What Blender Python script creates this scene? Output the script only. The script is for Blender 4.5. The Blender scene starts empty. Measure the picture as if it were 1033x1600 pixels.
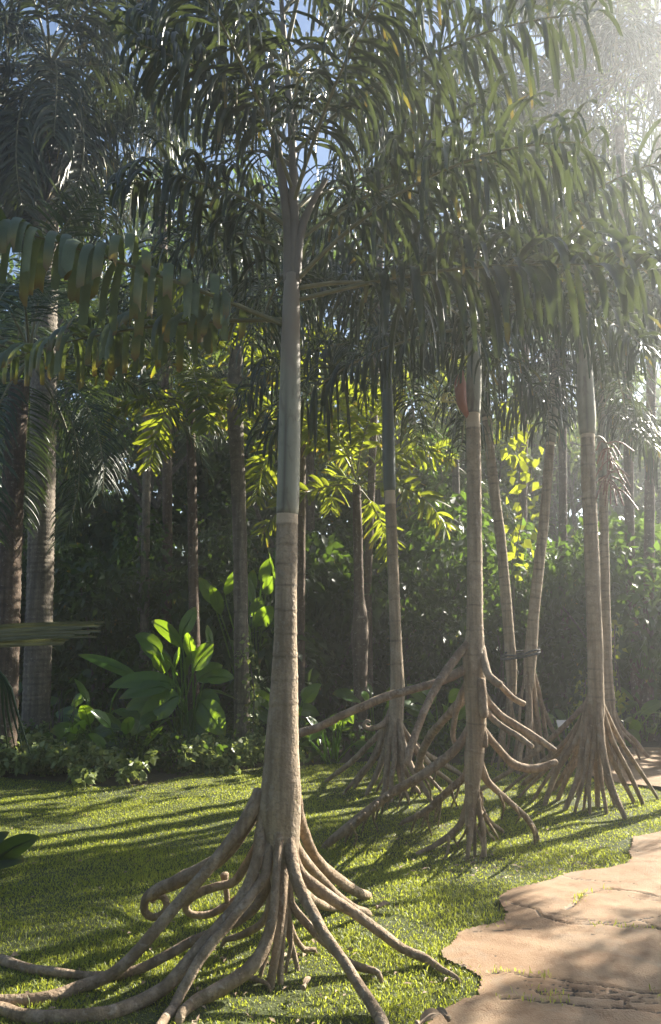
import bpy, math, random
import numpy as np
from mathutils import Vector

S = bpy.context.scene
COL = S.collection
R = math.radians
RNG = np.random.default_rng(7)

# ------------------------------------------------------------------ camera
PITCH = R(8.5); EYE = 1.6; FPX = 1200.0
cam_d = bpy.data.cameras.new('camera'); cam = bpy.data.objects.new('camera', cam_d); COL.objects.link(cam)
cam.location = (0, 0, EYE); cam.rotation_euler = (R(90) + PITCH, 0, 0)
cam_d.sensor_fit = 'VERTICAL'; cam_d.sensor_height = 36; cam_d.lens = 27
cam_d.clip_start = 0.05; cam_d.clip_end = 500
S.camera = cam

# ------------------------------------------------------------------ light
SUN_EL, SUN_AZ = R(31), R(52)
SDIR = Vector((math.sin(SUN_AZ) * math.cos(SUN_EL), math.cos(SUN_AZ) * math.cos(SUN_EL), math.sin(SUN_EL)))
W = bpy.data.worlds.new('World'); S.world = W; W.use_nodes = True
nt = W.node_tree; nt.nodes.clear()
sky = nt.nodes.new('ShaderNodeTexSky'); sky.sky_type = 'NISHITA'; sky.sun_disc = False
sky.sun_elevation = SUN_EL; sky.sun_rotation = SUN_AZ; sky.dust_density = 0.5; sky.ozone_density = 1.6
bg = nt.nodes.new('ShaderNodeBackground'); bg.inputs[1].default_value = 0.05
wo = nt.nodes.new('ShaderNodeOutputWorld')
nt.links.new(sky.outputs[0], bg.inputs[0]); nt.links.new(bg.outputs[0], wo.inputs[0])
sun_d = bpy.data.lights.new('sun', 'SUN'); sun_d.energy = 5.0; sun_d.angle = R(0.5); sun_d.color = (1, 0.93, 0.8)
sun = bpy.data.objects.new('sun', sun_d); COL.objects.link(sun)
sun.rotation_euler = (-SDIR).to_track_quat('-Z', 'Y').to_euler(); sun.location = SDIR * 60

vs = S.view_settings
vs.view_transform = 'Standard'; vs.look = 'None'; vs.exposure = 2.05; vs.gamma = 1; vs.use_curve_mapping = False
cy = S.cycles
cy.max_bounces = 8; cy.diffuse_bounces = 4; cy.glossy_bounces = 3; cy.transmission_bounces = 6; cy.volume_bounces = 1
cy.use_denoising = True
cy.sample_clamp_indirect = 6

# ------------------------------------------------------------------ pixel <-> place
cP, sP = math.cos(PITCH), math.sin(PITCH)
def ray(px, py):
    x = (px - 516.5) / FPX; z = -(py - 800.0) / FPX
    return np.array([x, cP - sP * z, sP + cP * z])
def at(px, py, Y):
    d = ray(px, py); d = d * (Y / d[1]); d[2] += EYE; return d
def gnd(px, py, z=0.0):
    d = ray(px, py); d = d * ((z - EYE) / d[2]); d[2] = z; return d
def gY(py):
    d = ray(516, py)
    return 1e9 if d[2] > -1e-3 else EYE / -d[2] * d[1]
def pxs(P):                                   # metres per photo pixel at a point
    return (P[1] * cP + (P[2] - EYE) * sP) / FPX

# ------------------------------------------------------------------ mesh helpers
def mesh_obj(name, V, Q, mat, parent=None, tint=None, origin=None, smooth=True):
    V = np.asarray(V, dtype=np.float32).reshape(-1, 3); Q = np.asarray(Q, dtype=np.int32).reshape(-1, 4)
    if origin is not None: V = V - np.asarray(origin, dtype=np.float32)
    me = bpy.data.meshes.new(name)
    me.vertices.add(len(V)); me.vertices.foreach_set('co', V.ravel())
    me.loops.add(Q.size); me.loops.foreach_set('vertex_index', Q.ravel())
    me.polygons.add(len(Q)); me.polygons.foreach_set('loop_start', np.arange(0, Q.size, 4, dtype=np.int32))
    me.update(calc_edges=True)
    me.polygons.foreach_set('use_smooth', np.full(len(Q), smooth))
    if tint is not None:
        a = me.attributes.new('tint', 'FLOAT_COLOR', 'POINT'); a.data.foreach_set('color', np.asarray(tint, dtype=np.float32).ravel())
    me.materials.append(mat)
    o = bpy.data.objects.new(name, me); COL.objects.link(o)
    if parent is not None: o.parent = parent
    elif origin is not None: o.location = [float(c) for c in origin]
    return o
def thing(name, label, cat, loc=(0, 0, 0), group=None):
    o = bpy.data.objects.new(name, None); COL.objects.link(o); o.empty_display_size = 0.2
    o.location = [float(c) for c in loc]; o['label'] = label; o['category'] = cat
    if group: o['group'] = group
    return o
def tag(o, label, cat, group=None):
    o['label'] = label; o['category'] = cat
    if group: o['group'] = group
    return o
def cat_mesh(parts):
    Vs, Qs, Ts, n = [], [], [], 0
    for V, Q, T in parts:
        Vs.append(V); Qs.append(Q + n); Ts.append(T); n += len(V)
    return np.concatenate(Vs), np.concatenate(Qs), np.concatenate(Ts)
def nrm(a): return a / (np.linalg.norm(a, axis=-1, keepdims=True) + 1e-9)
def smooth_path(P, rad, step):
    P = np.asarray(P, float); rad = np.asarray(rad, float)
    n = len(P); E = np.vstack([2 * P[0] - P[1], P, 2 * P[-1] - P[-2]])
    out, ro = [], []
    for i in range(n - 1):
        a, b, c, d = E[i], E[i + 1], E[i + 2], E[i + 3]
        k = max(2, int(np.linalg.norm(c - b) / step))
        t = np.linspace(0, 1, k, endpoint=False)[:, None]
        out.append(0.5 * (2 * b + (c - a) * t + (2 * a - 5 * b + 4 * c - d) * t ** 2 + (3 * b - a - 3 * c + d) * t ** 3))
        ro.append(rad[i] + (rad[i + 1] - rad[i]) * t[:, 0])
    out.append(P[-1:]); ro.append(rad[-1:])
    return np.concatenate(out), np.concatenate(ro)
def tube(P, rad, sides=10, rough=0.0, rng=RNG, cap=True, flat=None):
    P = np.asarray(P, float); rad = np.asarray(rad, float)
    if cap:                                                  # rounded ends
        t0 = nrm(P[0] - P[1]); t1 = nrm(P[-1] - P[-2])
        P = np.vstack([P[0] + t0 * rad[0] * .5, P[0] + t0 * rad[0] * .3, P, P[-1] + t1 * rad[-1] * .3, P[-1] + t1 * rad[-1] * .5])
        rad = np.concatenate([[rad[0] * .02, rad[0] * .7], rad, [rad[-1] * .7, rad[-1] * .02]])
    n = len(P)
    T = nrm(np.gradient(P, axis=0))
    ref = np.array([0, 0, 1.0]) if abs(T[0][2]) < .9 else np.array([0, 1.0, 0])
    N = np.zeros_like(P); u = nrm(np.cross(T[0], ref)); N[0] = u
    for i in range(1, n):
        u = N[i - 1] - T[i] * np.dot(N[i - 1], T[i]); N[i] = u / (np.linalg.norm(u) + 1e-9)
    B = np.cross(T, N)
    a = np.linspace(0, 2 * np.pi, sides, endpoint=False)
    s = np.concatenate([[0], np.cumsum(np.linalg.norm(np.diff(P, axis=0), axis=1))])
    rr = np.repeat(rad[:, None], sides, 1)
    if rough > 0:
        ph = rng.uniform(0, 6.28, 6); L = max(s[-1], 1e-3)
        m = (np.sin(s * 9 + ph[0])[:, None] * np.cos(a * 2 + ph[1])[None] + np.sin(s * 21 + ph[2])[:, None] * np.cos(a * 3 + ph[3])[None] * .6
             + np.sin(s * 47 + ph[4])[:, None] * np.cos(a + ph[5])[None] * .45)
        rr = rr * (1 + rough * m)
    V = P[:, None] + rr[..., None] * (np.cos(a)[None, :, None] * N[:, None] + np.sin(a)[None, :, None] * B[:, None])
    i = np.arange(n - 1)[:, None] * sides; j = np.arange(sides)[None]; j2 = (j + 1) % sides
    Q = np.stack([i + j, i + j2, i + sides + j2, i + sides + j], -1).reshape(-1, 4)
    T4 = np.zeros((n, sides, 4)); T4[..., 0] = rng.random(); T4[..., 1] = s[:, None]; T4[..., 3] = 0
    return V.reshape(-1, 3), Q, T4.reshape(-1, 4)

# ------------------------------------------------------------------ materials
def new_mat(name):
    m = bpy.data.materials.new(name); m.use_nodes = True; t = m.node_tree; t.nodes.clear()
    out = t.nodes.new('ShaderNodeOutputMaterial'); p = t.nodes.new('ShaderNodeBsdfPrincipled')
    t.links.new(p.outputs[0], out.inputs[0]); return m, t, p, out
def node(t, kind, **kw):
    n = t.nodes.new(kind)
    for k, v in kw.items():
        if isinstance(k, str) and hasattr(n, k): setattr(n, k, v)
    return n
def mix(t, fac, a, b, blend='MIX'):
    n = t.nodes.new('ShaderNodeMix'); n.data_type = 'RGBA'; n.blend_type = blend
    for idx, v in ((0, fac), (6, a), (7, b)):
        if hasattr(v, 'links') or isinstance(v, bpy.types.NodeSocket): t.links.new(v, n.inputs[idx])
        else: n.inputs[idx].default_value = v if idx == 0 else (*v, 1)
    return n.outputs[2]
def ramp(t, src, stops):
    n = t.nodes.new('ShaderNodeMapRange'); n.interpolation_type = 'SMOOTHSTEP'
    n.inputs[1].default_value = stops[0]; n.inputs[2].default_value = stops[1]
    n.inputs[3].default_value = stops[2]; n.inputs[4].default_value = stops[3]
    t.links.new(src, n.inputs[0]); return n.outputs[0]
def noise(t, scale, detail=3, vec=None, rough=.55, dist=0.0):
    n = t.nodes.new('ShaderNodeTexNoise'); n.inputs['Scale'].default_value = scale; n.inputs['Detail'].default_value = detail
    n.inputs['Roughness'].default_value = rough; n.inputs['Distortion'].default_value = dist
    if vec is not None: t.links.new(vec, n.inputs['Vector'])
    return n.outputs['Fac']
def coords(t, scale=(1, 1, 1)):
    c = t.nodes.new('ShaderNodeTexCoord'); m = t.nodes.new('ShaderNodeMapping'); m.inputs['Scale'].default_value = scale
    t.links.new(c.outputs['Object'], m.inputs['Vector']); return m.outputs[0]
def tint_nodes(t):
    a = t.nodes.new('ShaderNodeAttribute'); a.attribute_name = 'tint'
    s = t.nodes.new('ShaderNodeSeparateColor'); t.links.new(a.outputs['Color'], s.inputs[0])
    return s.outputs[0], s.outputs[1], s.outputs[2], a.outputs['Alpha']
def math_n(t, op, a, b):
    n = t.nodes.new('ShaderNodeMath'); n.operation = op
    for i, v in enumerate((a, b)):
        if isinstance(v, bpy.types.NodeSocket): t.links.new(v, n.inputs[i])
        else: n.inputs[i].default_value = v
    return n.outputs[0]
def bump(t, p, src, strength=.4, dist=.01):
    b = t.nodes.new('ShaderNodeBump'); b.inputs['Strength'].default_value = strength; b.inputs['Distance'].default_value = dist
    t.links.new(src, b.inputs['Height']); t.links.new(b.outputs[0], p.inputs['Normal'])
def leaf_mat(name, dark, light, trans, yellow=(.32, .2, .03), rough=.38, tr=.38, spec=.42):
    """tint: R random per leaf, G along the leaf, B yellowing of the tip"""
    m, t, p, out = new_mat(name)
    r, g, b, a = tint_nodes(t)
    base = mix(t, r, dark, light)
    yel = math_n(t, 'MULTIPLY', ramp(t, g, (.6, 1.02, 0, 1)), b)
    brown = math_n(t, 'MULTIPLY', ramp(t, g, (.84, 1.0, 0, .8)), b)
    nz = noise(t, 14, 2, coords(t))
    base = mix(t, ramp(t, nz, (.35, .75, 0, .35)), base, tuple(min(1, c * 1.7) for c in light))
    base = mix(t, yel, base, yellow); base = mix(t, brown, base, (.13, .07, .03))
    tc = mix(t, r, tuple(c * .7 for c in trans), trans); tc = mix(t, yel, tc, (.62, .5, .05)); tc = mix(t, brown, tc, (.25, .12, .04))
    t.links.new(base, p.inputs['Base Color']); p.inputs['Roughness'].default_value = rough
    p.inputs['Specular IOR Level'].default_value = spec
    tb = t.nodes.new('ShaderNodeBsdfTranslucent'); t.links.new(tc, tb.inputs[0])
    ms = t.nodes.new('ShaderNodeMixShader'); ms.inputs[0].default_value = tr
    t.links.new(p.outputs[0], ms.inputs[1]); t.links.new(tb.outputs[0], ms.inputs[2]); t.links.new(ms.outputs[0], out.inputs[0])
    return m
def bark_mat(name, c1, c2, band=(.34, .25, .17), ringc=(.055, .045, .04), lichen=.5, rough=.8):
    m, t, p, out = new_mat(name)
    r, g, b, a = tint_nodes(t)
    co = coords(t); st = coords(t, (22, 22, 1.3))
    n1 = noise(t, 9, 5, co); n2 = noise(t, 1.0, 4, st); n3 = noise(t, 60, 3, co)
    base = mix(t, ramp(t, n1, (.3, .7, 0, 1)), c1, c2)
    base = mix(t, ramp(t, n2, (.35, .7, 0, .75)), base, tuple(c * .5 for c in c1))
    base = mix(t, ramp(t, noise(t, 4.5, 6, co, .7, .8), (.52, .66, 0, .6)), base, tuple(c * g for c, g in zip(c1, (.62, .64, .68))))
    li = noise(t, 26, 4, co, dist=.6)
    base = mix(t, ramp(t, li, (.58, .68, 0, lichen)), base, (.36, .31, .25))
    base = mix(t, ramp(t, n3, (.5, .7, 0, .4)), base, tuple(c * .5 for c in c1))
    base = mix(t, a, base, band)
    base = mix(t, b, base, ringc)
    t.links.new(base, p.inputs['Base Color']); p.inputs['Roughness'].default_value = rough; p.inputs['Specular IOR Level'].default_value = .25
    bump(t, p, math_n(t, 'ADD', n3, math_n(t, 'MULTIPLY', li, .8)), .9, .010)
    return m

M = {}
M['stilt_leaf'] = leaf_mat('stilt_palm_leaf', (.016, .027, .020), (.032, .046, .028), (.13, .17, .045), yellow=(.19, .16, .04), tr=.2, rough=.3)
M['old_lit_leaf'] = leaf_mat('old_lit_stilt_palm_leaf', (.10, .13, .08), (.14, .17, .095), (.2, .26, .05), yellow=(.22, .18, .05), tr=.3, rough=.42)  # older olive frond; extra paleness paints in sky light from the front
M['fox_leaf'] = leaf_mat('understorey_palm_leaf', (.035, .055, .015), (.075, .11, .02), (.42, .48, .03), tr=.46)
M['feather_leaf'] = leaf_mat('feather_palm_leaf', (.022, .042, .025), (.04, .065, .03), (.1, .15, .03), tr=.25)
M['coarse_leaf'] = leaf_mat('old_palm_leaf', (.018, .026, .014), (.035, .046, .02), (.10, .13, .03), tr=.2)
M['broad_leaf'] = leaf_mat('broad_leaf', (.03, .075, .02), (.05, .12, .02), (.4, .62, .03), rough=.28, tr=.45, spec=.6)
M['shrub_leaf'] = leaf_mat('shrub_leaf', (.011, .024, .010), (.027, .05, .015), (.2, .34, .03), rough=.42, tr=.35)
M['cover_leaf'] = leaf_mat('ground_cover_leaf', (.07, .11, .035), (.24, .27, .12), (.4, .48, .1), rough=.4, tr=.35)
M['vine_leaf'] = leaf_mat('vine_leaf', (.06, .1, .02), (.1, .15, .03), (.5, .55, .03), rough=.35, tr=.5)
M['tan_leaf'] = leaf_mat('tan_folded_leaf', (.10, .11, .065), (.17, .165, .10), (.2, .22, .08), tr=.2)
M['tree_leaf'] = leaf_mat('tree_leaf', (.025, .045, .018), (.05, .08, .025), (.25, .34, .05), tr=.4)
M['grass'] = leaf_mat('grass_blade', (.085, .125, .02), (.19, .22, .04), (.64, .70, .07), yellow=(.27, .21, .07), rough=.45, tr=.5)
M['bark_stilt'] = bark_mat('stilt_palm_bark', (.32, .245, .165), (.45, .36, .255), band=(.56, .44, .31))
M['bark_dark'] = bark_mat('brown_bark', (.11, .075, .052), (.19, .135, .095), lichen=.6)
M['bark_left'] = bark_mat('rough_pale_bark', (.17, .14, .11), (.26, .22, .17), lichen=.6)
M['root'] = bark_mat('stilt_root_bark', (.25, .175, .11), (.41, .315, .22), lichen=.65)
M['root_tip'] = bark_mat('cut_root_bark', (.30, .23, .15), (.40, .32, .22), lichen=.3)
M['twig'] = bark_mat('twig_bark', (.12, .10, .08), (.2, .17, .14))
M['rope'] = bark_mat('weathered_rope', (.07, .075, .075), (.13, .13, .12), lichen=.2)
def stalk_mat(name, c1, c2, rough=.5, sheath=False):
    m, t, p, out = new_mat(name)
    st = coords(t, (30, 30, 2)); n = noise(t, 1, 3, st); n2 = noise(t, 7, 3, coords(t))
    base = mix(t, n, c1, c2); base = mix(t, ramp(t, n2, (.5, .8, 0, .5)), base, tuple(c * .6 for c in c1))
    if sheath:                                   # dry brown upper sheaths, dark seams and rubbed blotches
        r, g, b, a = tint_nodes(t)
        bl = noise(t, 16, 5, coords(t, (1, 1, .35)), .65, .7); base = mix(t, ramp(t, bl, (.52, .66, 0, .55)), base, (.15, .115, .08))
        base = mix(t, math_n(t, 'MULTIPLY', b, ramp(t, n2, (.2, .6, .6, 1))), base, (.24, .19, .135)); base = mix(t, a, base, (.06, .05, .04))
    t.links.new(base, p.inputs['Base Color']); p.inputs['Roughness'].default_value = rough
    bump(t, p, n, .15, .004)
    return m
M['shaft'] = stalk_mat('crownshaft_skin', (.20, .19, .125), (.33, .315, .235), .6, True)
M['shaft_dark'] = stalk_mat('dark_crownshaft_skin', (.055, .07, .055), (.09, .105, .08), .4)
M['stalk'] = stalk_mat('leaf_stalk_skin', (.12, .12, .055), (.19, .17, .08))
M['sheath'] = stalk_mat('leaf_sheath_skin', (.13, .105, .075), (.2, .16, .115), .6)
M['husk'] = stalk_mat('red_husk', (.22, .07, .04), (.32, .12, .07))
M['fruit'] = stalk_mat('fruit_string', (.16, .075, .055), (.26, .15, .10))
M['flower'] = stalk_mat('flower_string', (.42, .38, .12), (.55, .5, .2))
M['dry'] = stalk_mat('dry_leaf_skin', (.22, .15, .09), (.34, .25, .16), .7)

# ------------------------------------------------------------------ ground
def inside(poly, X, Y):
    r = np.zeros(X.shape, bool); n = len(poly); j = n - 1
    for i in range(n):
        xi, yi = poly[i][0], poly[i][1]; xj, yj = poly[j][0], poly[j][1]
        c = ((yi > Y) != (yj > Y)) & (X < (xj - xi) * (Y - yi) / (yj - yi + 1e-12) + xi)
        r ^= c; j = i
    return r
def wob(x, y):                                 # ragged edge offset
    return .010 * np.sin(x * 17 + y * 9) + .005 * np.sin(x * 41 - y * 33 + 1) + .002 * np.sin(y * 90 + x * 60)
def relief(x, y):
    return -.010 + .009 * np.sin(x * 2.1 + y * 1.3) + .008 * np.sin(x * 3.7 - y * 2.9 + 2) + .005 * np.sin(x * 9 + y * 7)
path_px = [(640, 1625), (668, 1599), (712, 1566), (748, 1558), (752, 1526), (734, 1516), (695, 1500), (693, 1487), (716, 1459), (754, 1447), (788, 1438),
           (796, 1427), (779, 1412), (780, 1402), (807, 1390), (864, 1377), (883, 1367), (921, 1360), (982, 1350), (984, 1337), (988, 1308), (1033, 1301), (1090, 1292)]
PATH = [tuple(gnd(*p)[:2]) for p in path_px]
PATH += [(3.6, 6.5), (3.75, 7.0), (3.5, 7.3), tuple(gnd(1033, 1231)[:2]), tuple(gnd(985, 1226)[:2]), tuple(gnd(930, 1218)[:2]), tuple(gnd(900, 1190)[:2]),
         tuple(gnd(930, 1168)[:2]), tuple(gnd(1033, 1166)[:2]), (5.2, 9.6), (4.6, 8.4), (4.25, 7.0), (3.9, 5.2), (3.6, 2.0), (.3, 2.0)]
cracks = [  # (photo points on the ground, width m, depth m)
    ([(883, 1421), (902, 1411), (912, 1398), (929, 1393), (956, 1391), (994, 1396), (1033, 1404), (1090, 1412)], .010, .02),
    ([(883, 1371), (937, 1378), (963, 1377), (992, 1383)], .006, .008),
    ([(800, 1413), (838, 1422), (846, 1432), (891, 1444), (944, 1447), (1033, 1453), (1090, 1458)], .011, .018),
    ([(846, 1428), (883, 1432), (921, 1440), (975, 1443), (1033, 1433), (1090, 1428)], .008, .012),
    ([(870, 1436), (900, 1440), (940, 1444), (1000, 1450), (1060, 1452)], .007, .012),
    ([(980, 1400), (1000, 1408), (1033, 1411)], .006, .01),
    ([(769, 1520), (800, 1520), (830, 1525), (887, 1533), (952, 1544), (1033, 1552), (1100, 1560)], .011, .02),
    ([(781, 1561), (876, 1567), (906, 1573), (1033, 1579), (1100, 1584)], .011, .018),
    ([(838, 1546), (849, 1554), (902, 1556), (944, 1560), (982, 1564), (1060, 1568)], .010, .02),
    ([(820, 1532), (870, 1541), (930, 1552), (1000, 1560)], .006, .012),
    ([(860, 1548), (920, 1549), (990, 1556), (1080, 1565)], .006, .012),
    ([(790, 1545), (830, 1547), (870, 1551)], .005, .008),
    ([(880, 1536), (895, 1546), (900, 1556)], .006, .012), ([(980, 1562), (975, 1570), (985, 1578)], .007, .014),
    ([(945, 1544), (960, 1555), (962, 1562)], .006, .012),
    ([(770, 1483), (775, 1490), (772, 1497)], .004, .006), ([(925, 1461), (945, 1462), (950, 1464)], .006, .006),
    ([(1000, 1440), (1015, 1446), (1033, 1455)], .007, .012), ([(740, 1458), (790, 1453), (830, 1452)], .006, .006),
]
crk = []
for pts, w, d in cracks:
    P, _ = smooth_path([gnd(*p) for p in pts], np.zeros(len(pts)), .02)
    crk.append((P[:, :2], w, d))
def seg_dist(X, Y, P):
    D = np.full(X.shape, 9.0)
    for a, b in zip(P[:-1], P[1:]):
        ab = b - a; t = np.clip(((X - a[0]) * ab[0] + (Y - a[1]) * ab[1]) / (ab @ ab + 1e-12), 0, 1)
        D = np.minimum(D, np.hypot(X - a[0] - t * ab[0], Y - a[1] - t * ab[1]))
    return D
def grid(x0, x1, y0, y1, step):
    xs = np.arange(x0, x1, step); ys = np.arange(y0, y1, step); X, Y = np.meshgrid(xs, ys)
    n = len(xs); i = np.arange(len(ys) - 1)[:, None] * n + np.arange(n - 1)[None]
    Q = np.stack([i, i + 1, i + n + 1, i + n], -1).reshape(-1, 4)
    return X.ravel(), Y.ravel(), Q
def compact(V, Q, T=None):
    u, inv = np.unique(Q, return_inverse=True)
    return V[u], inv.reshape(-1, 4), (T[u] if T is not None else None)

def build_path():
    X, Y, Q = grid(.2, 7, 1.9, 10.6, .013)
    C = Q[:, 0]
    k = inside(PATH, X[C] + wob(X[C], Y[C]), Y[C] + wob(Y[C], X[C]) * .6); Q = Q[k]
    V = np.stack([X, Y, np.zeros_like(X)], 1); V, Q, _ = compact(V, Q)
    X, Y = V[:, 0], V[:, 1]
    Z = .006 + .003 * np.sin(X * 3 + Y * 2) + .003 * np.sin(X * 7.3 - Y * 5.1) + .0022 * np.sin(X * 17 + 3 * np.sin(Y * 9)) * np.sin(Y * 13)
    crack = np.zeros_like(X)
    for P, w, d in crk:
        lo, hi = P.min(0) - .1, P.max(0) + .1
        s = np.where((X > lo[0]) & (X < hi[0]) & (Y > lo[1]) & (Y < hi[1]))[0]
        if len(s) == 0: continue
        jx = X[s] + .004 * np.sin(X[s] * 60 + Y[s] * 31); jy = Y[s] + .007 * np.sin(X[s] * 29) + .003 * np.sin(X[s] * 97 + 1)
        D = seg_dist(jx, jy, P); ww = w * .72 * (.75 + .5 * np.sin(X[s] * 19) ** 2)
        g = np.exp(-(D / ww) ** 2); Z[s] -= .7 * d * g; Z[s] += .0025 * np.exp(-((D - 2.6 * ww) / (1.5 * ww)) ** 2) * np.sin(X[s] * 11)
        crack[s] = np.maximum(crack[s], np.exp(-(D / (ww * .8)) ** 4))
    V[:, 2] = Z
    T = np.zeros((len(X), 4)); T[:, 2] = crack; T[:, 3] = 1
    m, t, p, out = new_mat('tan_stamped_concrete')
    r, g, b, a = tint_nodes(t); co = coords(t)
    n1 = noise(t, 1.6, 4, co); n2 = noise(t, 9, 6, co, .65); n3 = noise(t, 120, 3, co); n4 = noise(t, 3.5, 4, co, dist=1.2)
    base = mix(t, ramp(t, n1, (.3, .7, 0, 1)), (.265, .165, .092), (.345, .235, .142))
    base = mix(t, ramp(t, n2, (.42, .68, 0, .65)), base, (.20, .105, .05))
    base = mix(t, ramp(t, n4, (.52, .7, 0, .6)), base, (.25, .19, .13))
    base = mix(t, ramp(t, n3, (.45, .75, 0, .3)), base, (.22, .14, .09))
    base = mix(t, ramp(t, b, (.15, .7, 0, .95)), base, (.05, .036, .026))
    t.links.new(base, p.inputs['Base Color']); p.inputs['Roughness'].default_value = .72; p.inputs['Specular IOR Level'].default_value = .3
    bump(t, p, math_n(t, 'ADD', n2, math_n(t, 'MULTIPLY', n3, .7)), .6, .010)
    o = mesh_obj('path', V, Q, m, tint=T); o['kind'] = 'structure'
build_path()

far_px = [(-260, 1214), (-100, 1214), (0, 1214), (60, 1217), (110, 1221), (160, 1229), (210, 1229), (260, 1220), (330, 1206), (420, 1196), (520, 1192), (640, 1190),
          (760, 1192), (850, 1186), (930, 1180), (1033, 1165), (1130, 1160), (1250, 1165)]
LAWN = [tuple(gnd(*p)[:2]) for p in far_px] + [(6, 6), (5.5, 3), (5, 1.2), (-5, 1.2), (-6, 4)]
def build_ground():
    m, t, p, out = new_mat('leafy_soil')
    co = coords(t); n1 = noise(t, 3, 5, co); n2 = noise(t, 40, 4, co)
    base = mix(t, n1, (.045, .035, .022), (.075, .055, .035)); base = mix(t, ramp(t, n2, (.5, .7, 0, .6)), base, (.13, .09, .05))
    t.links.new(base, p.inputs['Base Color']); p.inputs['Roughness'].default_value = .95; bump(t, p, n2, .8, .03)
    V = np.array([[-150, -40, -.03], [150, -40, -.03], [150, 260, -.03], [-150, 260, -.03]]); Q = np.array([[0, 1, 2, 3]])
    o = mesh_obj('ground', V, Q, m); o['kind'] = 'structure'
    X, Y, Q = grid(-7, 7, 1.2, 10.6, .08)
    C = Q[:, 0]; k = inside(LAWN, X[C], Y[C]); Q = Q[k]
    V = np.stack([X, Y, relief(X, Y)], 1); V, Q, _ = compact(V, Q)
    k = inside(PATH, V[:, 0], V[:, 1] ); V[k, 2] = -.026
    m, t, p, out = new_mat('turf')
    co = coords(t); n1 = noise(t, 5, 5, co); n2 = noise(t, 90, 4, co)
    base = mix(t, n1, (.045, .06, .014), (.07, .085, .02)); base = mix(t, ramp(t, n2, (.5, .75, 0, .6)), base, (.10, .085, .04))
    t.links.new(base, p.inputs['Base Color']); p.inputs['Roughness'].default_value = .95; bump(t, p, n2, .9, .02)
    o = mesh_obj('lawn', V, Q, m); o['kind'] = 'structure'
build_ground()

def blades(X, Y, Z, H, Wd, rng, yellow=.12, lean=.55):
    n = len(X); az = rng.uniform(0, 6.283, n); ln = H * rng.uniform(.15, lean * 1.6, n)
    D = np.stack([np.cos(az), np.sin(az), np.zeros(n)], 1); Sd = np.stack([-np.sin(az), np.cos(az), np.zeros(n)], 1)
    tw = rng.uniform(-.8, .8, n)[:, None]; Sd = nrm(Sd + D * tw)
    P0 = np.stack([X, Y, Z], 1); up = np.array([0, 0, 1.0])
    P1 = P0 + up * (H * .6)[:, None] + D * (ln * .35)[:, None]; P2 = P0 + up * (H * .9)[:, None] + D * ln[:, None]
    w = Wd[:, None]
    V = np.stack([P0 - Sd * w * .5, P0 + Sd * w * .5, P1 - Sd * w * .45, P1 + Sd * w * .45, P2 - Sd * w * .06, P2 + Sd * w * .06], 1)
    b = np.arange(n)[:, None] * 6
    Q = np.concatenate([b + np.array([[0, 1, 3, 2]]), b + np.array([[2, 3, 5, 4]])], 1).reshape(-1, 4)
    T = np.zeros((n, 6, 4)); T[..., 0] = rng.random(n)[:, None]; T[:, 2:4, 1] = .6; T[:, 4:, 1] = 1
    T[..., 2] = np.where(rng.random(n) < yellow, rng.uniform(.4, 1, n), rng.uniform(0, .15, n))[:, None]; T[..., 3] = 1
    return V.reshape(-1, 3), Q, T.reshape(-1, 4)
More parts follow.
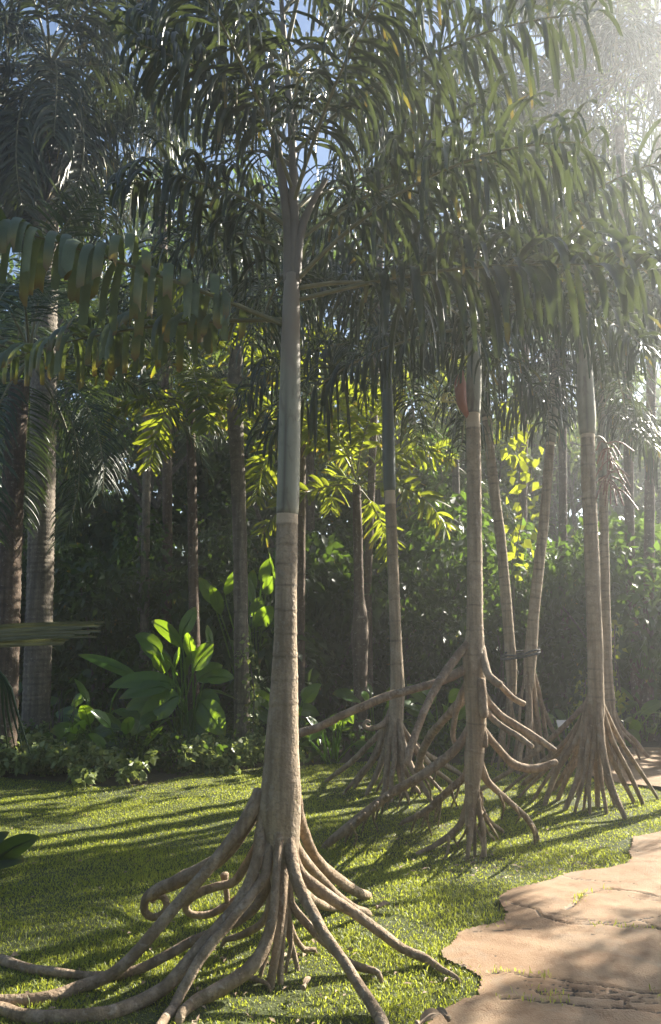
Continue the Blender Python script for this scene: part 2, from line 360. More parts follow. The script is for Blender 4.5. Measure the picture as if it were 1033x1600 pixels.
def build_grass():
    rng = np.random.default_rng(11)
    xs, ys = [], []
    for y0, y1, dens in ((1.9, 3.2, 14000), (3.2, 4.5, 12500), (4.5, 6, 9500), (6, 7.6, 7000), (7.6, 10, 5200)):
        hw = .47 * y1 + .35; n = int(2 * hw * (y1 - y0) * dens)
        x = rng.uniform(-hw, hw, n); y = rng.uniform(y0, y1, n); xs.append(x); ys.append(y)
    X = np.concatenate(xs); Y = np.concatenate(ys)
    k = np.abs(X) < .47 * Y + .3
    k &= inside(LAWN, X + wob(X, Y), Y + wob(Y, X)); X, Y = X[k], Y[k]
    k = ~inside(PATH, X + wob(X, Y) + rng.normal(0, .028, len(X)), Y + wob(Y, X) * .6 + rng.normal(0, .028, len(X))); X, Y = X[k], Y[k]
    thin = .5 + .5 * np.sin(X * 2.3 + Y * 1.1) * np.sin(Y * 2.9 - X * 1.7)
    k = rng.random(len(X)) < .72 + .28 * thin
    for cx, cy, rr_ in ((-.22, 3.68, .5), (1.0, 5.5, .5), (.6, 7.3, .55), (2.45, 7.1, .5), (.1, 3.35, .25), (-.7, 3.4, .2)):   # thin turf round the roots
        dd = np.hypot(X - cx, Y - cy) / rr_; k &= rng.random(len(X)) < .25 + .75 * np.clip(dd ** 1.5 + .3 * np.sin(X * 31) * np.sin(Y * 27), 0, 1)
    pt = np.sin(X * 1.7 + 3 * np.sin(Y * .9)) * np.sin(Y * 2.3 + 2 * np.sin(X * 1.3)); k &= (pt < .82) | (rng.random(len(X)) < .4)
    X, Y = X[k], Y[k]; thin = thin[k]
    n = len(X); H = rng.uniform(.010, .028, n) * (1 + .35 * np.sin(X * 4 + 2 * np.sin(Y * 3)) * np.sin(Y * 5))
    tall = rng.random(n) < .012; H[tall] *= 2.0
    H *= np.where(Y > 6, .9, 1.0)
    Wd = rng.uniform(.003, .0058, n) * (1 + .06 * (Y - 3).clip(0))
    parts = [blades(X, Y, relief(X, Y) - .004, H, Wd, rng, .15, .85)]
    # tufts rooted in the joints of the path
    for P, w, d in crk:
        if w < .0095: continue
        m = 150; i = rng.integers(0, len(P), m); q = P[i] + rng.normal(0, .018, (m, 2))
        c = np.sin(q[:, 0] * 9) > .1; q = q[c & (rng.random(m) < .8)]
        if len(q): parts.append(blades(q[:, 0], q[:, 1], np.full(len(q), .005), rng.uniform(.01, .03, len(q)), np.full(len(q), .004), rng, .5))
    V, Q, T = cat_mesh(parts)
    o = mesh_obj('grass', V, Q, M['grass'], tint=T); o['kind'] = 'stuff'; o['label'] = 'short coarse green lawn grass lit in streaks'; o['category'] = 'grass'
build_grass()

# ------------------------------------------------------------------ leaves
def leaf_cloud(C, rad, n, size, rng, aspect=.45, up=.5, droop=.4, shell=.55, yellow=.03, flat=1.0):
    """n folded leaves spread over several clumps (C: centres, rad: radii)"""
    C = np.asarray(C, float).reshape(-1, 3); rad = np.asarray(rad, float).reshape(-1, 1) * np.ones((1, 3)) if np.ndim(rad) < 2 else np.asarray(rad, float)
    wgt = rad.prod(1) ** (2 / 3); i = rng.choice(len(C), n, p=wgt / wgt.sum())
    d = nrm(rng.normal(size=(n, 3))); rr = (shell + (1 - shell) * rng.random(n) ** .7)[:, None]
    P = C[i] + d * rad[i] * rr
    ax = nrm(d * .7 + rng.normal(size=(n, 3)) * .6 + np.array([0, 0, -droop]))
    nn = nrm(rng.normal(size=(n, 3)) * .6 + np.array([0, 0, up]) + d * .3)
    sd = nrm(np.cross(ax, nn)); nn = np.cross(sd, ax)
    L = (size * rng.uniform(.6, 1.25, n))[:, None]; w = L * aspect * .5
    b = P - ax * L * .5; tp = P + ax * L * .5 - np.array([0, 0, 1]) * L * .12
    m = P + nn * L * .07; l = P - ax * L * .08 + sd * w + nn * L * .11; r = P - ax * L * .08 - sd * w + nn * L * .11
    V = np.stack([b, l, r, tp, m], 1)
    k = np.arange(n)[:, None] * 5
    Q = np.concatenate([k + np.array([[0, 4, 3, 1]]), k + np.array([[0, 2, 3, 4]])], 1).reshape(-1, 4)
    T = np.zeros((n, 5, 4)); T[..., 0] = rng.random(n)[:, None]; T[:, 3, 1] = 1; T[:, 4, 1] = .5; T[:, 1:3, 1] = .5
    T[..., 2] = np.where(rng.random(n) < yellow, 1, 0)[:, None]; T[..., 3] = 1
    return V.reshape(-1, 3), Q, T.reshape(-1, 4)

def frond(L, pairs, ll, lw, p0, bend, droop, rng, plum=.5, tip='cut', fwd=.45, nseg=5, start=.2, e0=.25, yellow=.3, fold=.25, rw=.012, sway=.15, spread=1.0, tws=.35):
    """one palm leaf growing along +X; returns the leaflets and the stalk"""
    m = 28; s = np.linspace(0, 1, m); ang = p0 - bend * s ** 1.25; yw = sway * s ** 2
    ds = L / (m - 1)
    step = np.stack([np.cos(ang) * np.cos(yw), np.cos(ang) * np.sin(yw), np.sin(ang)], 1) * ds
    P = np.concatenate([np.zeros((1, 3)), np.cumsum(step[:-1], 0)]); T = nrm(step)
    st = start + (1 - start) * (np.arange(pairs) + .5) / pairs
    st = np.repeat(st, 2) + rng.normal(0, .4 / pairs, pairs * 2); st = st.clip(start * .9, 1)
    side = np.tile([1.0, -1.0], pairs); n = len(st)
    p = np.stack([np.interp(st, s, P[:, k]) for k in range(3)], 1); t = nrm(np.stack([np.interp(st, s, T[:, k]) for k in range(3)], 1))
    Sv = nrm(np.cross(t, np.array([0, 0, 1.0]))) * side[:, None] * -1; N = np.cross(Sv, t) * side[:, None]
    N = np.where(N[:, 2:3] < 0, -N, N)
    prof = .5 + .5 * np.sin(np.pi * ((st - start) / (1 - start) * .85 + .12)).clip(0)
    ln = ll * prof * rng.uniform(.82, 1.15, n)
    e = e0 + rng.uniform(-plum, plum, n); f = fwd * (.7 + .8 * (st - start)) + rng.normal(0, .12, n)
    d = nrm(Sv * (np.cos(e) * spread)[:, None] + N * np.sin(e)[:, None] + t * f[:, None])
    if tip == 'cut': wp = np.array([.28, .75, 1.0, .98, .85, .62, .5, .4])
    elif tip == 'strap': wp = np.array([.45, .85, 1.0, 1.0, .97, .85, .8, .8])
    else: wp = np.array([.45, .9, 1.0, .85, .6, .05, .03, .02])
    ks = np.linspace(0, 1, nseg + 1); wv = np.interp(ks, np.linspace(0, 1, 6), wp[:6])
    tw = rng.normal(0, tws, n)[:, None]; dr = droop * rng.uniform(.35, 1.55, n)
    wl = lw * rng.uniform(.75, 1.2, n) * (.6 + .4 * prof)
    V = np.zeros((n, nseg + 1, 3, 3)); q = p.copy(); dd = d.copy()
    jag = rng.uniform(-.5, .5, (n, 3)) * (wl[:, None] * 1.2)
    for k in range(nseg + 1):
        w = nrm(t - (t * dd).sum(1, keepdims=True) * dd); b = np.cross(dd, w)
        w2 = nrm(w * np.cos(tw * k / nseg * 1.6) + b * np.sin(tw * k / nseg * 1.6)); b2 = np.cross(dd, w2)
        hw = (wl * wv[k] * .5)[:, None]
        V[:, k, 0] = q - w2 * hw; V[:, k, 2] = q + w2 * hw; V[:, k, 1] = q - b2 * hw * fold * 2
        if k == nseg and tip != 'point':
            for c in range(3): V[:, k, c] += dd * jag[:, c:c + 1]
        q = q + dd * (ln / nseg)[:, None]
        g = np.zeros((n, 3)); g[:, 2] = -dr * (.35 + 1.1 * k / nseg); dd = nrm(dd + g)
    tn = np.zeros((n, nseg + 1, 3, 4)); tn[..., 0] = rng.random(n)[:, None, None]; tn[..., 1] = ks[None, :, None]; tn[..., 3] = 1
    tn[..., 2] = np.where(rng.random(n) < yellow, rng.uniform(.5, 1, n), 0)[:, None, None]
    base = (np.arange(n) * (nseg + 1) * 3)[:, None]
    qs = []
    for k in range(nseg):
        for c in range(2): qs.append([k * 3 + c, k * 3 + c + 1, (k + 1) * 3 + c + 1, (k + 1) * 3 + c])
    Q = (base[:, :, None] + np.array(qs)[None]).reshape(-1, 4)
    rad = rw * (1 - .8 * s)
    return (V.reshape(-1, 3), Q, tn.reshape(-1, 4)), tube(P, rad, 6, rng=rng)

SPEC = {
    'stilt': dict(L=1.75, pairs=46, ll=.50, lw=.027, droop=.95, plum=1.2, tip='cut', fwd=.35, e0=.3, bend=1.0, yellow=.06, nseg=6, mat='stilt_leaf', rw=.014),
    'fox': dict(L=1.5, pairs=30, ll=.36, lw=.055, droop=.18, plum=1.1, tip='cut', fwd=.6, e0=.1, bend=1.2, yellow=.3, mat='fox_leaf', rw=.014),
    'feather': dict(L=2.5, pairs=62, ll=.55, lw=.022, droop=.38, plum=.25, tip='point', fwd=.6, e0=.25, bend=1.3, yellow=.05, mat='feather_leaf', rw=.018),
    'coarse': dict(L=2.7, pairs=54, ll=.8, lw=.05, droop=.9, plum=.5, tip='point', fwd=.5, e0=.2, bend=1.4, yellow=.12, mat='coarse_leaf', rw=.025),
}
def make_frond(parent, spec, p0, loc, az, rng, scale=1.0, name='frond', **over):
    a = dict(SPEC[spec]); a.update(over); mat = a.pop('mat'); a['L'] *= scale; a['ll'] *= scale ** .5
    a.setdefault('sway', float(rng.uniform(-.3, .3)))
    (V, Q, T), (v2, q2, t2) = frond(p0=p0, rng=rng, **a)
    o = mesh_obj(name, V, Q, M[mat], parent, T)
    o.location = [float(c) for c in loc]; o.rotation_euler = (0, 0, az)
    mesh_obj('leaf_stalk', v2, q2, M['stalk'], o, t2)
    return o
LIB = {}
def lib_frond(parent, spec, p0, loc, az, rng, sc=1.0):
    """a copy of one of the ready fronds of its kind, closest to the wanted pitch"""
    lst = LIB.setdefault(spec, {})
    key = (round(math.degrees(p0) / 22), int(rng.integers(0, 2)))
    if key not in lst:
        o = make_frond(parent, spec, key[0] * R(22), loc, az, rng, 1.0); lst[key] = o
    else:
        src = lst[key]; o = src.copy(); COL.objects.link(o); o.parent = parent
        for ch in src.children:
            c = ch.copy(); COL.objects.link(c); c.parent = o
        o.location = [float(c) for c in loc]; o.rotation_euler = (0, 0, az)
    o.scale = (sc, sc, sc)
    return o
DROP = set('palm_tree.003:0 palm_tree.005:0 palm_tree.006:0 palm_tree.006:1 palm_tree.006:2 palm_tree.007:0 palm_tree.007:10 palm_tree.007:2 palm_tree.007:7 palm_tree.007:8 palm_tree.008:2 palm_tree.008:8 palm_tree.008:9 palm_tree.009:8 palm_tree.010:0 palm_tree.010:2 palm_tree.010:5 palm_tree.010:8 palm_tree.014:0 palm_tree.014:1 palm_tree.014:10 palm_tree.014:13 palm_tree.014:15 palm_tree.014:3 palm_tree.014:4 palm_tree.014:5 palm_tree.014:6 palm_tree.014:7 palm_tree.014:8 palm_tree.014:9 palm_tree.017:0 palm_tree.017:1 palm_tree.017:10 palm_tree.017:13 palm_tree.017:14 palm_tree.017:2 palm_tree.017:5 palm_tree.017:6 palm_tree.017:7 palm_tree.017:8 palm_tree.017:9 stilt_palm.001:0 stilt_palm.002:5 stilt_palm.003:0 stilt_palm.003:1 stilt_palm.003:6 stilt_palm.004:0 stilt_palm.004:3 stilt_palm.004:4 stilt_palm.006:0 stilt_palm.006:1 stilt_palm.006:3 stilt_palm.006:7'.split())
FID = {}
def crown(parent, spec, loc, n, rng, hi=75, lo=-15, sc=1.0, az0=0.0, rise=.25, skip=None):
    for i in range(n):
        f = i / max(1, n - 1); p = R(lo + (hi - lo) * f ** 1.1 + rng.uniform(-6, 6)); az = az0 + i * 2.39996 + rng.uniform(-.2, .2)
        if skip and skip(math.degrees(az) % 360, math.degrees(p)): continue
        l = np.array(loc) + np.array([math.cos(az) * .03, math.sin(az) * .03, rise * (f - .3)])
        k = sc * rng.uniform(.88, 1.1); fid = f'{parent.name}:{i}'
        if fid in DROP: continue
        FID[lib_frond(parent, spec, p, l, az, rng, k).name] = fid

# ------------------------------------------------------------------ palms
def trunk_mesh(pts, Y, ring=.11, step=.012, sides=20, rng=RNG, band=True, rough=.02, ringw=.006, rings=None):
    """pts: (px, py, width px) from the bottom up, at distance Y"""
    P = []; rad = []
    for q in pts:
        y = Y if len(q) < 4 else q[3]
        p = at(q[0], q[1], y); P.append(p); rad.append(q[2] * .5 * pxs(p))
    P, rad = smooth_path(P, rad, step)
    V, Q, T = tube(P, rad, sides, rough, rng)
    s = T[:, 1]; tot = s.max(); pos = []; z = tot - (.085 if band else .03)
    while z > tot * .02:
        pos.append(z); z -= ring * rng.uniform(.8, 1.2)
    if rings is not None:
        zz = np.array([at(pts[-1][0], r, Y)[2] for r in rings]); pos = list(np.interp(zz, P[:, 2], np.linspace(0, tot, len(P))))
    ctr = np.repeat(np.vstack([P[:1], P[:1], P, P[-1:], P[-1:]]), sides, 0); rv = V - ctr
    swell = np.zeros(len(V)); mark = np.zeros(len(V))
    ph = rng.uniform(0, 6.28); av = np.arctan2(rv[:, 1], rv[:, 0])
    for i, z in enumerate(pos):
        zz = z + .006 * np.sin(av + ph + i) + .003 * np.sin(3 * av + i)
        swell += .035 * np.exp(-((s - zz) / (ringw * 1.6)) ** 2) - .03 * np.exp(-((s - zz + ringw * 2.4) / (ringw * 1.5)) ** 2)
        mark = np.maximum(mark, np.exp(-((s - zz + ringw) / ringw) ** 2) * rng.uniform(.15, .7) * (.75 + .25 * np.sin(2 * av + 3 * i)))
    low = np.clip(1 - s / (.2 * min(1, tot)), 0, 1)
    swell += low * (.10 * np.cos(av * 6 + ph) + .05 * np.cos(av * 11 + 2 * ph))
    V = ctr + rv * (1 + swell)[:, None]
    T[:, 2] = mark; T[:, 3] = ((s > pos[0]) * .8 if (band and pos) else 0)
    return V, Q, T, P
def root_obj(parent, base, Y0, pts, r, tip=None, ng=1, dy0=0.0, rough=.10, mat='root', sides=10, name='stilt_root'):
    """pts: photo points; the last ng lie on the ground (tip=None) or the tip hangs at Y0+tip. r: radii in px"""
    n = len(pts); r = np.interp(np.linspace(0, 1, n), np.linspace(0, 1, len(r)), r)
    r = r * .92
    L = np.concatenate([[0], np.cumsum([math.dist(a, b) for a, b in zip(pts[:-1], pts[1:])])])
    if tip is None: kk = n - ng; Ye = gY(pts[kk][1])
    else: kk = n - 1; Ye = Y0 + tip
    P = []
    for i, q in enumerate(pts):
        if tip is None and i >= kk:
            g = gnd(*q); sc = pxs(g); g[2] = r[i] * sc * .55; P.append(g); continue
        f = L[i] / L[kk]; y = (Y0 + dy0) * (1 - f) + Ye * f
        if tip is None: y = min(y, gY(q[1]) - .02)
        else: y = min(y, gY(q[1]) - .03)
        P.append(at(q[0], q[1], y))
    rad = [r[i] * pxs(P[i]) for i in range(n)]
    if tip is None: P.append(P[-1] + (P[-1] - P[-2]) * .12 - np.array([0, 0, .05])); rad.append(rad[-1] * .8)
    P, rad = smooth_path(P, rad, .02)
    V, Q, T = tube(P, rad, sides, rough)
    T[:, 3] = 0
    return mesh_obj(name, V, Q, M[mat], parent, T, base)

def stilt_palm(label, base_px, trunk, shaft, roots, rings=None, near=False, shaft_mat='shaft', Y=None, group='stilt rooted palms standing on the lawn', ring=.12):
    base = gnd(*base_px)
    Yt = base[1] if Y is None else Y
    t = thing('stilt_palm', label, 'palm tree', base, group)
    V, Q, T, P = trunk_mesh(trunk, Yt, ring=ring, step=.008 if near else .015, sides=28 if near else 16, rings=rings, ringw=.005 if near else .007, rough=.022)
    mesh_obj('trunk', V, Q, M['bark_stilt'], t, T, base)
    P2 = [at(q[0], q[1], Yt) for q in shaft]; r2 = [q[2] * .5 * pxs(p) for q, p in zip(shaft, P2)]
    P2, r2 = smooth_path(P2, r2, .03); V, Q, T = tube(P2, r2, 20, .006)
    py_ = V[:, 2]; z0 = py_.min(); hh = py_.max() - z0; an = np.arctan2(V[:, 1] - Yt, V[:, 0] - P2[0][0])
    T[:, 2] = np.clip(((py_ - z0) / hh - .5 + .05 * np.sin(an * 3)) / .2, 0, 1)
    seam = -1.9 + .5 * (py_ - z0) / hh; T[:, 3] = np.exp(-((an - seam) / .09) ** 2) * .7; T[:, 3] = np.maximum(T[:, 3], .8 * np.exp(-((py_ - z0 - .02 - .008 * np.sin(an * 2)) / .012) ** 2))
    mesh_obj('crownshaft', V, Q, M[shaft_mat], t, T, base)
    for rt in roots: root_obj(t, base, Yt, **rt)
    return t, base, Yt, P2[-1]

# --- the big palm in front
roots1 = [
    dict(pts=[(437, 1240), (435, 1310), (433, 1350), (430, 1390), (426, 1430), (415, 1475), (395, 1508), (365, 1532), (330, 1552), (300, 1575), (282, 1592)], r=[13, 8, 7, 8, 10, 12, 12.5, 12, 9], dy0=.0, ng=2),
    dict(pts=[(424, 1275), (420, 1310), (415, 1365), (392, 1400), (370, 1428), (325, 1482), (300, 1520), (270, 1580), (245, 1615)], r=[10, 9, 9, 9, 9, 8.5, 8.5], ng=2),
    dict(pts=[(414, 1262), (409, 1300), (400, 1350), (378, 1405), (340, 1452), (300, 1497), (260, 1540), (215, 1574), (150, 1594), (50, 1596), (0, 1582), (-60, 1566)], r=[12, 11, 11, 11.5, 12, 12, 13, 12, 11, 10], ng=5),
    dict(pts=[(408, 1238), (398, 1258), (370, 1302), (330, 1352), (280, 1410), (240, 1457), (200, 1502), (165, 1527), (130, 1546), (75, 1564), (0, 1570), (-60, 1566)], r=[14, 12, 10, 10, 10, 10, 11, 10, 9], ng=4),
    dict(pts=[(412, 1240), (396, 1275), (362, 1325), (322, 1355), (280, 1376), (243, 1392), (228, 1405), (226, 1424), (239, 1433), (255, 1427), (261, 1413), (254, 1401), (243, 1401), (237, 1408)], r=[11, 9, 11, 12.5, 11.5, 8.5, 7, 6.5, 6, 6, 5, 4.5], tip=.3, dy0=.05),
    dict(pts=[(420, 1290), (392, 1340), (365, 1378), (335, 1386), (305, 1398), (290, 1414), (297, 1428), (325, 1429), (352, 1416), (385, 1395), (410, 1370)], r=[9, 8, 7, 7, 6, 6, 6, 7], tip=.35, dy0=.1),
    dict(pts=[(356, 1412), (354, 1395), (352, 1378), (351, 1366)], r=[5, 5, 5, 8], tip=.3, dy0=.3),
    dict(pts=[(420, 1330), (412, 1395), (375, 1438), (305, 1468), (261, 1493), (203, 1519), (150, 1529), (78, 1522), (43, 1517), (0, 1505), (-50, 1494)], r=[9, 9, 8, 7, 8, 8, 7, 7, 9, 9], ng=5, dy0=.05),
    dict(pts=[(462, 1245), (468, 1278), (481, 1316), (496, 1344), (516, 1364), (541, 1383), (566, 1398), (574, 1403)], r=[11, 10, 9, 9, 9, 9, 8], dy0=.05),
    dict(pts=[(458, 1300), (464, 1325), (488, 1358), (511, 1383), (530, 1402), (555, 1420), (576, 1432)], r=[9, 8, 8, 8, 7, 6], dy0=.05),
    dict(pts=[(452, 1290), (459, 1335), (470, 1364), (488, 1382), (519, 1404), (556, 1428), (594, 1456), (629, 1482), (667, 1503), (690, 1517), (716, 1531)], r=[10, 9, 9, 9.5, 9.5, 9, 9, 8, 7, 5, 3], ng=3),
    dict(pts=[(446, 1258), (454, 1335), (466, 1382), (484, 1417), (507, 1459), (536, 1500), (565, 1546), (583, 1578), (598, 1606)], r=[14, 11, 9.5, 9.5, 9.5, 10, 10, 10], ng=2, dy0=.03),
    dict(pts=[(450, 1330), (452, 1398), (460, 1420), (484, 1448), (503, 1468), (542, 1502), (567, 1516), (592, 1524)], r=[8, 7, 7, 7, 7, 7, 5], ng=2),
    dict(pts=[(446, 1330), (462, 1378), (485, 1404), (512, 1417), (534, 1421)], r=[8, 8, 8, 7, 5], dy0=.1),
    dict(pts=[(444, 1310), (447, 1390), (447, 1440), (456, 1478), (464, 1512)], r=[8, 6, 5, 4.5, 4]),
    dict(pts=[(446, 1320), (447, 1400), (451, 1436), (462, 1466), (476, 1484), (492, 1486)], r=[7, 5, 5, 5, 5, 4]),
    dict(pts=[(440, 1300), (440, 1400), (434, 1470), (424, 1536)], r=[12, 10, 8, 7]),
    dict(pts=[(442, 1310), (443, 1420), (439, 1480), (438, 1530)], r=[10, 8, 7, 6]),
    dict(pts=[(438, 1310), (432, 1420), (420, 1480), (408, 1520)], r=[9, 6, 5, 4], dy0=.05),
    dict(pts=[(432, 1310), (424, 1400), (411, 1440), (379, 1460), (350, 1473)], r=[9, 8, 7, 6, 4], dy0=.12),
    dict(pts=[(444, 1330), (450, 1410), (455, 1470), (447, 1515)], r=[6, 4, 4, 3]),
    dict(pts=[(372, 1532), (385, 1529), (402, 1533), (420, 1541)], r=[5, 5, 4, 3], ng=4),
]
rg = np.random.default_rng(21)
p1, b1, Y1, top1 = stilt_palm(
    'biggest stilt palm, in the foreground, with grey green crownshaft and long arching roots', (440, 1500),
    [(442, 1430, 16), (441, 1385, 34), (440, 1345, 50), (438, 1305, 61), (437, 1268, 66), (439, 1235, 63), (440, 1200, 58), (441, 1150, 52), (444, 1080, 43), (446, 1000, 36.5), (447, 920, 34.5), (448, 850, 33.5), (449, 801, 33.5)],
    [(449, 803, 34.5), (450, 780, 35.5), (452, 700, 34.5), (453, 620, 33.5), (454, 540, 30), (455, 480, 27), (456, 430, 23)],
    roots1, rings=[825, 856, 886, 920, 957, 992, 1026, 1062, 1100], near=True)
loc = lambda px, py, Y, b: at(px, py, Y) - b
for pts in ([(456, 440), (459, 340), (457, 230), (449, 120), (438, -20)], [(452, 440), (450, 360), (440, 270), (428, 180), (424, 90)], [(461, 440), (468, 370), (486, 320), (510, 280)]):
    P, r = smooth_path([at(*q, Y1) for q in pts], np.linspace(.034, .012, len(pts)), .03); V, Q, T = tube(P, r, 14, .03); mesh_obj('leaf_sheath', V, Q, M['sheath'], p1, T, b1)
# fronds of the front palm: (start px, azimuth deg, pitch deg, scale, overrides)
F1 = [((440, 506), 193, 19, 1.12, dict(mat='old_lit_leaf', lw=.052, ll=.38, start=.12, bend=.28, plum=.4, e0=.5, yellow=.55, droop=1.4, pairs=34, fold=.15, tws=.2, tip='strap', nseg=7)),
      ((442, 500), 163, 7, 1.05, dict(mat='old_lit_leaf', lw=.048, ll=.36, bend=.35, plum=.35, e0=.5, yellow=.6, droop=1.3, pairs=30, fold=.15, tws=.15, tip='strap', nseg=7)),
      ((470, 468), 352, 12, 1.05, dict(yellow=.12, bend=.45, ll=.46, lw=.045)),
      ((468, 450), 32, 22, 1.0, {}), ((462, 440), 330, 36, .95, {}), ((458, 430), 100, 30, 1.0, {}),
      ((458, 400), 140, 40, .75, {}), ((460, 380), 8, 42, 1.05, {}), ((456, 360), 182, 40, .6, {}), ((458, 330), 60, 45, 1.05, {}),
      ((458, 320), 300, 50, .8, {}), ((458, 300), 240, 50, .8, {}), ((456, 260), 125, 45, .75, {}), ((458, 240), 345, 40, 1.0, {}), ((456, 230), 205, 42, .55, {}),
      ((455, 200), 30, 45, 1.0, {}), ((455, 190), 165, 48, .6, {}), ((452, 150), 80, 55, 1.0, {}), ((450, 120), 355, 45, 1.0, {}), ((449, 100), 185, 40, .55, {}), ((447, 80), 300, 60, .9, {}), ((444, 50), 140, 60, .6, {}), ((442, 20), 25, 60, .9, {})]
for (px, py), az, p0, sc, ov in F1:
    make_frond(p1, 'stilt', R(p0), loc(px, py, Y1, b1), R(az), rg, sc, **ov)

# --- the palm in the middle with roots from many heights
roots2 = [
    dict(pts=[(738, 1000), (723, 1015), (700, 1045), (680, 1076), (663, 1111), (650, 1145), (641, 1172), (636, 1194)], r=[8, 9, 8.5, 8, 8, 8, 8, 6], tip=-.45),
    dict(pts=[(735, 1040), (712, 1054), (681, 1067), (649, 1076), (611, 1086), (573, 1101), (535, 1118), (498, 1136), (468, 1146), (446, 1152)], r=[9, 9, 8.5, 8, 8, 8, 8, 8, 7], tip=-.2),
    dict(pts=[(738, 1050), (733, 1068), (718, 1098), (695, 1123), (673, 1149), (660, 1175), (652, 1205), (646, 1236)], r=[9, 9, 9, 8, 8, 7, 6], ng=1),
    dict(pts=[(738, 1130), (716, 1166), (674, 1202), (639, 1223), (605, 1244), (570, 1272), (535, 1300), (508, 1326)], r=[9, 9, 9, 9, 9, 9, 10, 7], ng=1),
    dict(pts=[(736, 1170), (727, 1211), (699, 1237), (674, 1261), (650, 1276), (629, 1287)], r=[8, 8, 7, 7, 6, 4], ng=1),
    dict(pts=[(735, 1235), (727, 1268), (716, 1292), (692, 1313), (667, 1330), (652, 1336)], r=[7, 7, 6, 6, 5, 4], ng=2),
    dict(pts=[(753, 1010), (756, 1030), (763, 1053), (775, 1066), (783, 1070)], r=[7, 8, 8, 8, 7], tip=-.2),
    dict(pts=[(750, 1030), (764, 1056), (784, 1073), (801, 1090), (819, 1100)], r=[7, 7, 6.5, 6.5, 6], tip=.1),
    dict(pts=[(750, 1070), (761, 1093), (781, 1116), (811, 1136), (841, 1155), (868, 1172)], r=[8, 8, 7, 7, 7, 5], tip=-.2),
    dict(pts=[(750, 1090), (760, 1112), (783, 1134), (811, 1151), (832, 1167)], r=[8, 7, 6, 6, 5], tip=-.35),
    dict(pts=[(745, 1120), (758, 1145), (781, 1172), (797, 1190), (816, 1199), (841, 1200), (869, 1190)], r=[8, 8, 8, 8, 8, 8, 6], tip=.2),
    dict(pts=[(744, 1160), (750, 1190), (761, 1219), (786, 1244), (814, 1269), (831, 1290), (840, 1312)], r=[8, 7, 7, 6.5, 6, 5, 5], ng=1),
    dict(pts=[(830, 1288), (834, 1300), (836, 1318)], r=[3, 3, 2], ng=1, dy0=-.25),
    dict(pts=[(740, 1200), (744, 1230), (748, 1262), (755, 1300), (757, 1338)], r=[7, 6, 6, 6, 5]),
    dict(pts=[(744, 1225), (752, 1262), (768, 1286), (784, 1300)], r=[6, 5, 5, 4]),
    dict(pts=[(738, 1240), (736, 1290), (730, 1345)], r=[8, 6, 4]), dict(pts=[(740, 1250), (742, 1300), (742, 1336)], r=[6, 4, 3]),
    dict(pts=[(752, 1062), (754, 1085), (756, 1112), (757, 1120)], r=[8, 9, 9, 7], tip=-.15, dy0=-.08),
    dict(pts=[(752, 1130), (757, 1150), (758, 1166)], r=[6, 7, 6], tip=-.05, dy0=0),
    dict(pts=[(736, 1055), (722, 1085), (712, 1115), (708, 1150), (716, 1170)], r=[7, 7, 6, 6, 5], tip=.25, dy0=.1),
    dict(pts=[(748, 1270), (762, 1300), (772, 1312)], r=[4, 3, 3]), dict(pts=[(750, 1265), (766, 1290), (778, 1310)], r=[4, 3, 2]),
    dict(pts=[(605, 1244), (592, 1262), (588, 1280)], r=[4, 3, 2], dy0=-.1), dict(pts=[(590, 1255), (572, 1280), (566, 1300)], r=[4, 3, 2], dy0=-.1),
    dict(pts=[(570, 1272), (548, 1298), (540, 1316)], r=[4, 4, 2], dy0=-.1), dict(pts=[(690, 1245), (682, 1268), (680, 1280)], r=[3, 3, 2]),
    dict(pts=[(674, 1261), (664, 1278), (660, 1290)], r=[3, 3, 2]), dict(pts=[(639, 1223), (628, 1245), (622, 1262)], r=[4, 3, 2], dy0=.1),
]
for r_ in roots2: r_['r'] = [q_ * .86 for q_ in r_['r']]
rgr = np.random.default_rng(220)
for x_, y_ in ((682, 1200), (660, 1212), (648, 1220), (628, 1230), (616, 1240), (600, 1248), (585, 1262), (560, 1280), (548, 1290), (718, 1226), (705, 1236), (690, 1246), (668, 1265), (655, 1272), (712, 1296), (700, 1308), (752, 1240), (758, 1272), (747, 1300), (731, 1292), (738, 1296), (780, 1242), (804, 1262)):
    e_ = (x_ + rgr.normal(-3, 9), y_ + rgr.uniform(18, 44)); roots2.append(dict(pts=[(x_, y_ - 2), ((x_ + e_[0]) / 2 + rgr.normal(0, 3), (y_ + e_[1]) / 2), e_], r=[2.6, 2.2, 1.5], dy0=rgr.uniform(-.25, .05), sides=6))
rg = np.random.default_rng(22)
p2, b2, Y2, top2 = stilt_palm(
    'stilt palm in the middle with roots sprouting from many heights, beside the path edge', (735, 1335),
    [(735, 1315, 12), (735, 1270, 17), (738, 1230, 23), (741, 1180, 31), (744, 1130, 31), (742, 1080, 33), (741, 1030, 36), (741, 1008, 32), (742, 975, 26), (742, 900, 24), (741, 800, 23), (740, 700, 22.5), (739, 645, 22)],
    [(739, 646, 23), (740, 610, 25), (741, 570, 23), (741, 520, 19), (741, 440, 14), (741, 360, 9)],
    roots2, rings=[672, 700, 737, 772, 808, 845, 880, 915, 948, 985, 1020, 1072, 1128, 1170], near=True)
crown(p2, 'stilt', loc(741, 500, Y2, b2), 15, rg, hi=80, lo=-5, sc=1.0, az0=.4, skip=lambda a, p: 200 < a < 290 and p < 35)
def blob(P, r, sides=12): 
    P, r = smooth_path(P, r, .02); return tube(P, r, sides, .05)
V, Q, T = blob([loc(722, 580, Y2 - .05, 0), loc(719, 600, Y2 - .08, 0), loc(722, 630, Y2 - .06, 0), loc(733, 655, Y2, 0)], [.012, .05, .04, .012])
mesh_obj('flower_husk', V, Q, M['husk'], p2, T, b2)
